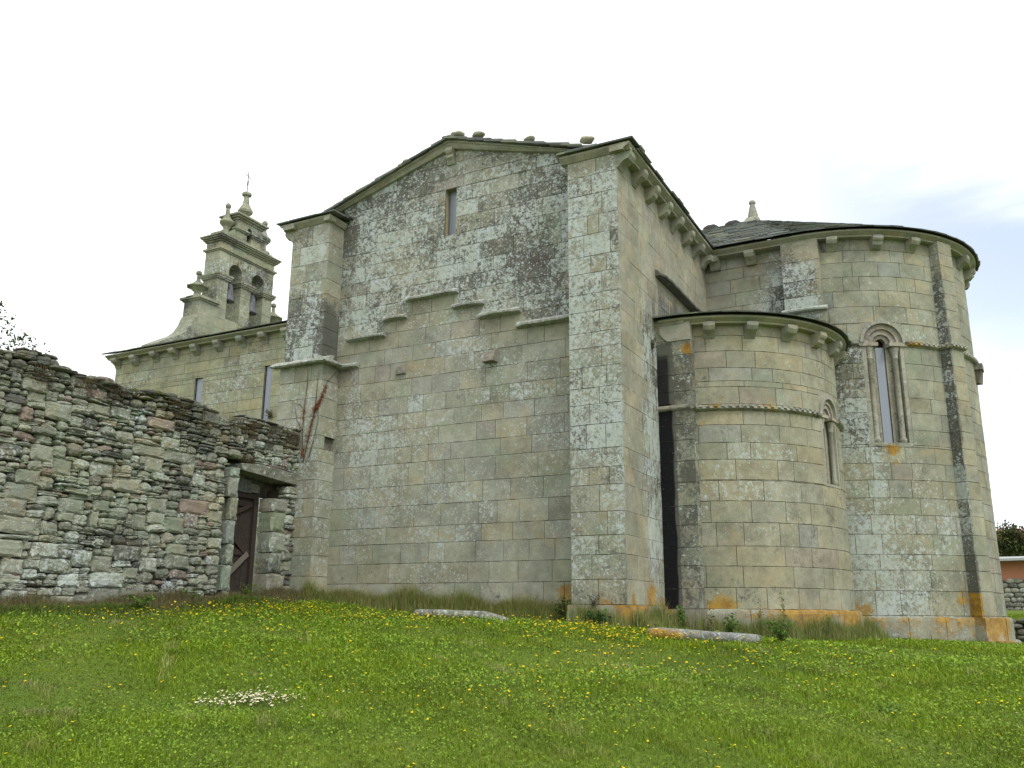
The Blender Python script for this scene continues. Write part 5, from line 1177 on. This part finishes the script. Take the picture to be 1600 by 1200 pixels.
k2 = RNG.random(n) < .1; z[k2] = 3.05+RNG.normal(0, .04, k2.sum()); t_[k2] = RNG.choice([13.35, 13.55], k2.sum())+RNG.normal(0, .05, k2.sum())
cols = np.array([(.11, .065, .035), (.14, .09, .04), (.07, .055, .03), (.09, .10, .03)])[RNG.integers(0, 4, n)]
H = -RNG.uniform(.01, .07, n); blades(np.c_[np.full(n, XR+.02), t_, z][k], H[k], RNG.uniform(.003, .008, n)[k], cols[k], RNG.uniform(.0, .05, n)[k], RNG.uniform(-.9, .9, n)[k], 'hanging_moss', 'rusty brown moss hanging over the face of the rubble wall near the door', cat='moss')

# creeper on the buttress
cr = thing('creeper', 'reddish creeper climbing the lower part of the left buttress', 'climbing plant', (-12.9, 14.93, 3.3)); yb_ = 14.94
lines = [[(-12.93, 3.2), (-12.86, 3.64), (-12.78, 4.0), (-12.70, 4.33), (-12.57, 4.5), (-12.40, 4.85)], [(-12.98, 3.4), (-13.02, 3.9), (-13.0, 4.36), (-12.96, 4.9), (-12.98, 5.3)], [(-12.7, 4.33), (-12.68, 4.8), (-12.66, 5.25)], [(-12.78, 3.3), (-12.68, 3.7), (-12.60, 4.1), (-12.62, 4.4)], [(-12.96, 4.3), (-13.15, 4.5), (-13.35, 4.55)], [(-13.02, 3.9), (-13.2, 4.15), (-13.3, 4.5)]]
m = MB()
for L in lines: m.tube([(a+random.gauss(0, .008), yb_-.005, b) for a, b in L], [.012]+[.008]*(len(L)-2)+[.003], 5, (.13, .085, .06))
m.tube([(-12.45, yb_-.005, 4.80), (-12.56+.12, yb_-.0, 4.86), (-12.54, 15.1, 5.0), (-12.54, 15.4, 5.3)], [.01, .009, .008, .004], 5, (.14, .09, .06)); m.build('stem', LEAF, cr)
X = []
for L, n in ((lines[0][1:], 460), ([(-13.02, 4.05), (-13.0, 4.36)], 60), ([(-12.6, 4.45), (-12.42, 4.8)], 120), ([(-12.98, 3.3), (-12.95, 3.5)], 90), ([(-12.72, 4.3), (-12.66, 4.38)], 60)):
    for _ in range(n):
        i = random.randrange(len(L)-1); f = random.random(); X.append((L[i][0]*(1-f)+L[i+1][0]*f+random.gauss(0, .03), yb_-abs(random.gauss(0, .025)), L[i][1]*(1-f)+L[i+1][1]*f+random.gauss(0, .035)))
X = np.array(X); n = len(X); C = np.array([(.28, .075, .03), (.22, .06, .025), (.33, .12, .05), (.17, .07, .03)])[RNG.integers(0, 4, n)]
leaflets(X[:, 0]+12.9, X[:, 1]-14.93, 0, RNG.uniform(.012, .026, n), C, 'leaves', None, z=X[:, 2]-3.3, tilt=1.2).parent = cr

# ------------------------------------------------------------------ trees and shrubs
def crown(name, centres, n, leaf, cols, parent, origin):
    X = np.zeros((n, 3)); w = np.array([c[3]**2 for c in centres]); w = w/w.sum(); idx = RNG.choice(len(centres), n, p=w); Cc = np.zeros((n, 3))
    d = RNG.normal(0, 1, (n, 3)); d /= np.linalg.norm(d, axis=1)[:, None]; rr = RNG.uniform(.35, 1.05, n)**.6
    c = np.array(centres)[idx]; X = c[:, :3]+d*rr[:, None]*c[:, 3:4]*np.array((1, 1, .8)); X += RNG.normal(0, leaf*.6, X.shape)
    Cc = np.array(cols)[(idx+RNG.integers(0, 2, n)) % len(cols)]*RNG.uniform(.65, 1.25, n)[:, None]; o_ = np.array(origin)
    o = leaflets(X[:, 0]-o_[0], X[:, 1]-o_[1], 0, RNG.uniform(.6, 1.1, n)*leaf, Cc, name, None, z=X[:, 2]-o_[2], tilt=.9, aspect=1.2); o.parent = parent
def tree(label, x, y, z0, h, centres, n, leaf, cols, name='tree', cat='tree', group=None):
    t = thing(name, label, cat, (x, y, z0), group); m = MB()
    m.tube([(x, y, z0-.2), (x+.05*h/4, y, z0+h*.35), (x, y, z0+h*.7)], [.035*h, .025*h, .012*h], 8, (.1, .08, .06))
    for c in centres[:14]:
        b = Vector((x, y, z0+h*random.uniform(.3, .6))); e = Vector(c[:3]); m.tube([b, b.lerp(e, .5)+Vector((0, 0, -.04*h)), e], [.012*h, .008*h, .003*h], 5, (.1, .08, .06))
    m.build('trunk', BARK, t); crown('crown', centres, n, leaf, cols, t, (x, y, z0)); return t
TG = [(.04, .075, .02), (.06, .10, .025), (.085, .13, .03), (.05, .085, .03)]
cs = [(-21.6+random.gauss(0, .75), 12.8+random.gauss(0, .6), random.uniform(3.2, 6.3), random.uniform(.3, .55)) for _ in range(40)]+[(-20.05, 12.75, 6.45, .22), (-20.1, 12.95, 6.30, .26), (-20.3, 12.55, 6.4, .26), (-20.0, 13.2, 6.2, .24), (-20.1, 12.7, 6.1, .3), (-20.0, 13.1, 5.95, .2), (-20.7, 12.3, 6.0, .3)]
tree('leafy tree whose thin top pokes over the left end of the rubble wall', -21.6, 12.8, .4, 6.2, cs, 5200, .055, TG)
cs = [(-26.2+random.gauss(0, .9), 14.4+random.gauss(0, .8), random.uniform(4, 8.6), random.uniform(.4, .7)) for _ in range(40)]+[(-24.2, 14.45, 8.45, .3), (-24.15, 14.55, 8.05, .2)]
tree('taller tree at the very left edge, only a few leaf tips in view', -26.4, 14.4, .4, 8.4, cs, 4200, .07, TG)

# ------------------------------------------------------------------ beyond the apse, at the right edge
low = thing('dry_stone_wall', 'low dry stone retaining wall behind the main apse at the right edge', 'wall', (5, 29.0, -.6)); m = MB()
rnd = random.Random(9); xx = -2.
for zb_, h_ in ((-.75, .17), (-.58, .15), (-.43, .17), (-.26, .14), (-.12, .13)):
    xx = -2.+rnd.uniform(0, .2)
    while xx < 9:
        w = rnd.uniform(.2, .55); c = rnd.choice([(.14, .13, .11), (.18, .17, .14), (.10, .10, .09), (.22, .21, .18)])
        V0 = len(m.v); boulder(m, (0, 0, 0), (.16, w/2, h_/2), 3.5, .1, rnd.gauss(0, .04), c, rnd.uniform(0, 99)); V = m.v[V0]; m.v[V0] = np.c_[V[:, 1]+xx+w/2, V[:, 0]+29.03, V[:, 2]+zb_+h_/2]; xx += w
m.build('stones', STONE, low, (.15, .3, 0), smooth=True)
ob = thing('outbuilding', 'low outbuilding with grey sheet roof, orange brick upper wall and rubble base, behind the apse', 'building', (3, 45, .4)); m = MB()
m.box(.2, 12, 45.0, 50, -.2, 1.62, (.2, .2, .17)); m.build('rubble_base', STONE, ob, lambda P: np.full((len(P), 3), (.3, .45, 0)))
st_ = MB(); rnd = random.Random(12)
for zb_ in np.arange(.3, 1.6, .2):
    xx = .25
    while xx < 7: w = rnd.uniform(.2, .5); n0 = len(st_.v); boulder(st_, (0, 0, 0), (.08, w/2, .1), 3.2, .1, 0, rnd.choice([(.25, .25, .2), (.33, .32, .26), (.17, .17, .14)]), rnd.uniform(0, 99)); V = st_.v[n0]; st_.v[n0] = np.c_[V[:, 1]+xx, V[:, 0]+44.98, V[:, 2]+zb_+.1]; xx += w
st_.build('base_stones', STONE, ob, (.3, .3, 0), smooth=True)
m = MB(); m.box(.28, 12, 45.02, 50, 1.62, 2.45, (.4, .2, .12)); m.build('brick_wall', BRICK, ob)
m = MB(); m.box(.22, .34, 44.97, 45.02, .2, 2.45, (.2, .1, .08)); m.build('corner_post', WOOD, ob)
m = MB(); m.add([(.0, 44.5, 2.42), (12.3, 44.5, 2.60), (12.3, 50.5, 2.95), (.0, 50.5, 2.85), (.0, 44.5, 2.52), (12.3, 44.5, 2.72), (12.3, 50.5, 3.05), (.0, 50.5, 2.95)], [(3, 2, 1, 0), (4, 5, 6, 7), (0, 1, 5, 4), (1, 2, 6, 5), (2, 3, 7, 6), (3, 0, 4, 7)], (.3, .3, .3)); m.build('roof', METALR, ob)
hs = thing('house', 'distant house with long red tiled roof behind the dark shrubs', 'house', (4, 62, .5)); m = MB()
m.box(.3, 14, 62, 70, -.2, 4.7, (.3, .28, .22)); m.build('house_wall', STONE, hs, (.1, 0, 0))
m = MB(); m.add([(-.3, 61.5, 4.6), (14.5, 61.5, 4.4), (14.5, 66, 5.3), (-.3, 66, 5.55), (-.3, 70.5, 4.6), (14.5, 70.5, 4.4)], [(0, 1, 2, 3), (3, 2, 5, 4), (0, 3, 4)], (.3, .12, .1))
for i in range(60): x_ = -.2+i*.24; m.tube([(x_, 61.45, 4.66-.0135*i*.24), (x_, 66, 5.6-.017*i*.24)], .07, 6, (.3, .12, .1))
m.build('roof', TILE, hs)
SG = [(.05, .075, .02), (.08, .11, .025), (.035, .05, .02), (.11, .13, .03), (.09, .07, .03)]
for i, (x_, w_, lab) in enumerate(((1.2, .75, 'dark bushy shrub just right of the main apse above the grey roof'), (2.9, .9, 'second dark shrub above the grey roof, at the right edge'), (4.9, 1., 'shrub farther right behind the outbuilding'))):
    cs = [(x_+random.gauss(0, w_*.6), 54+random.gauss(0, .5), random.uniform(2.6, 4.5), random.uniform(.35, .6)) for _ in range(26)]
    tree(lab, x_, 54, .4, 3.6, cs, 4200, .10, SG, 'shrub', 'shrub')
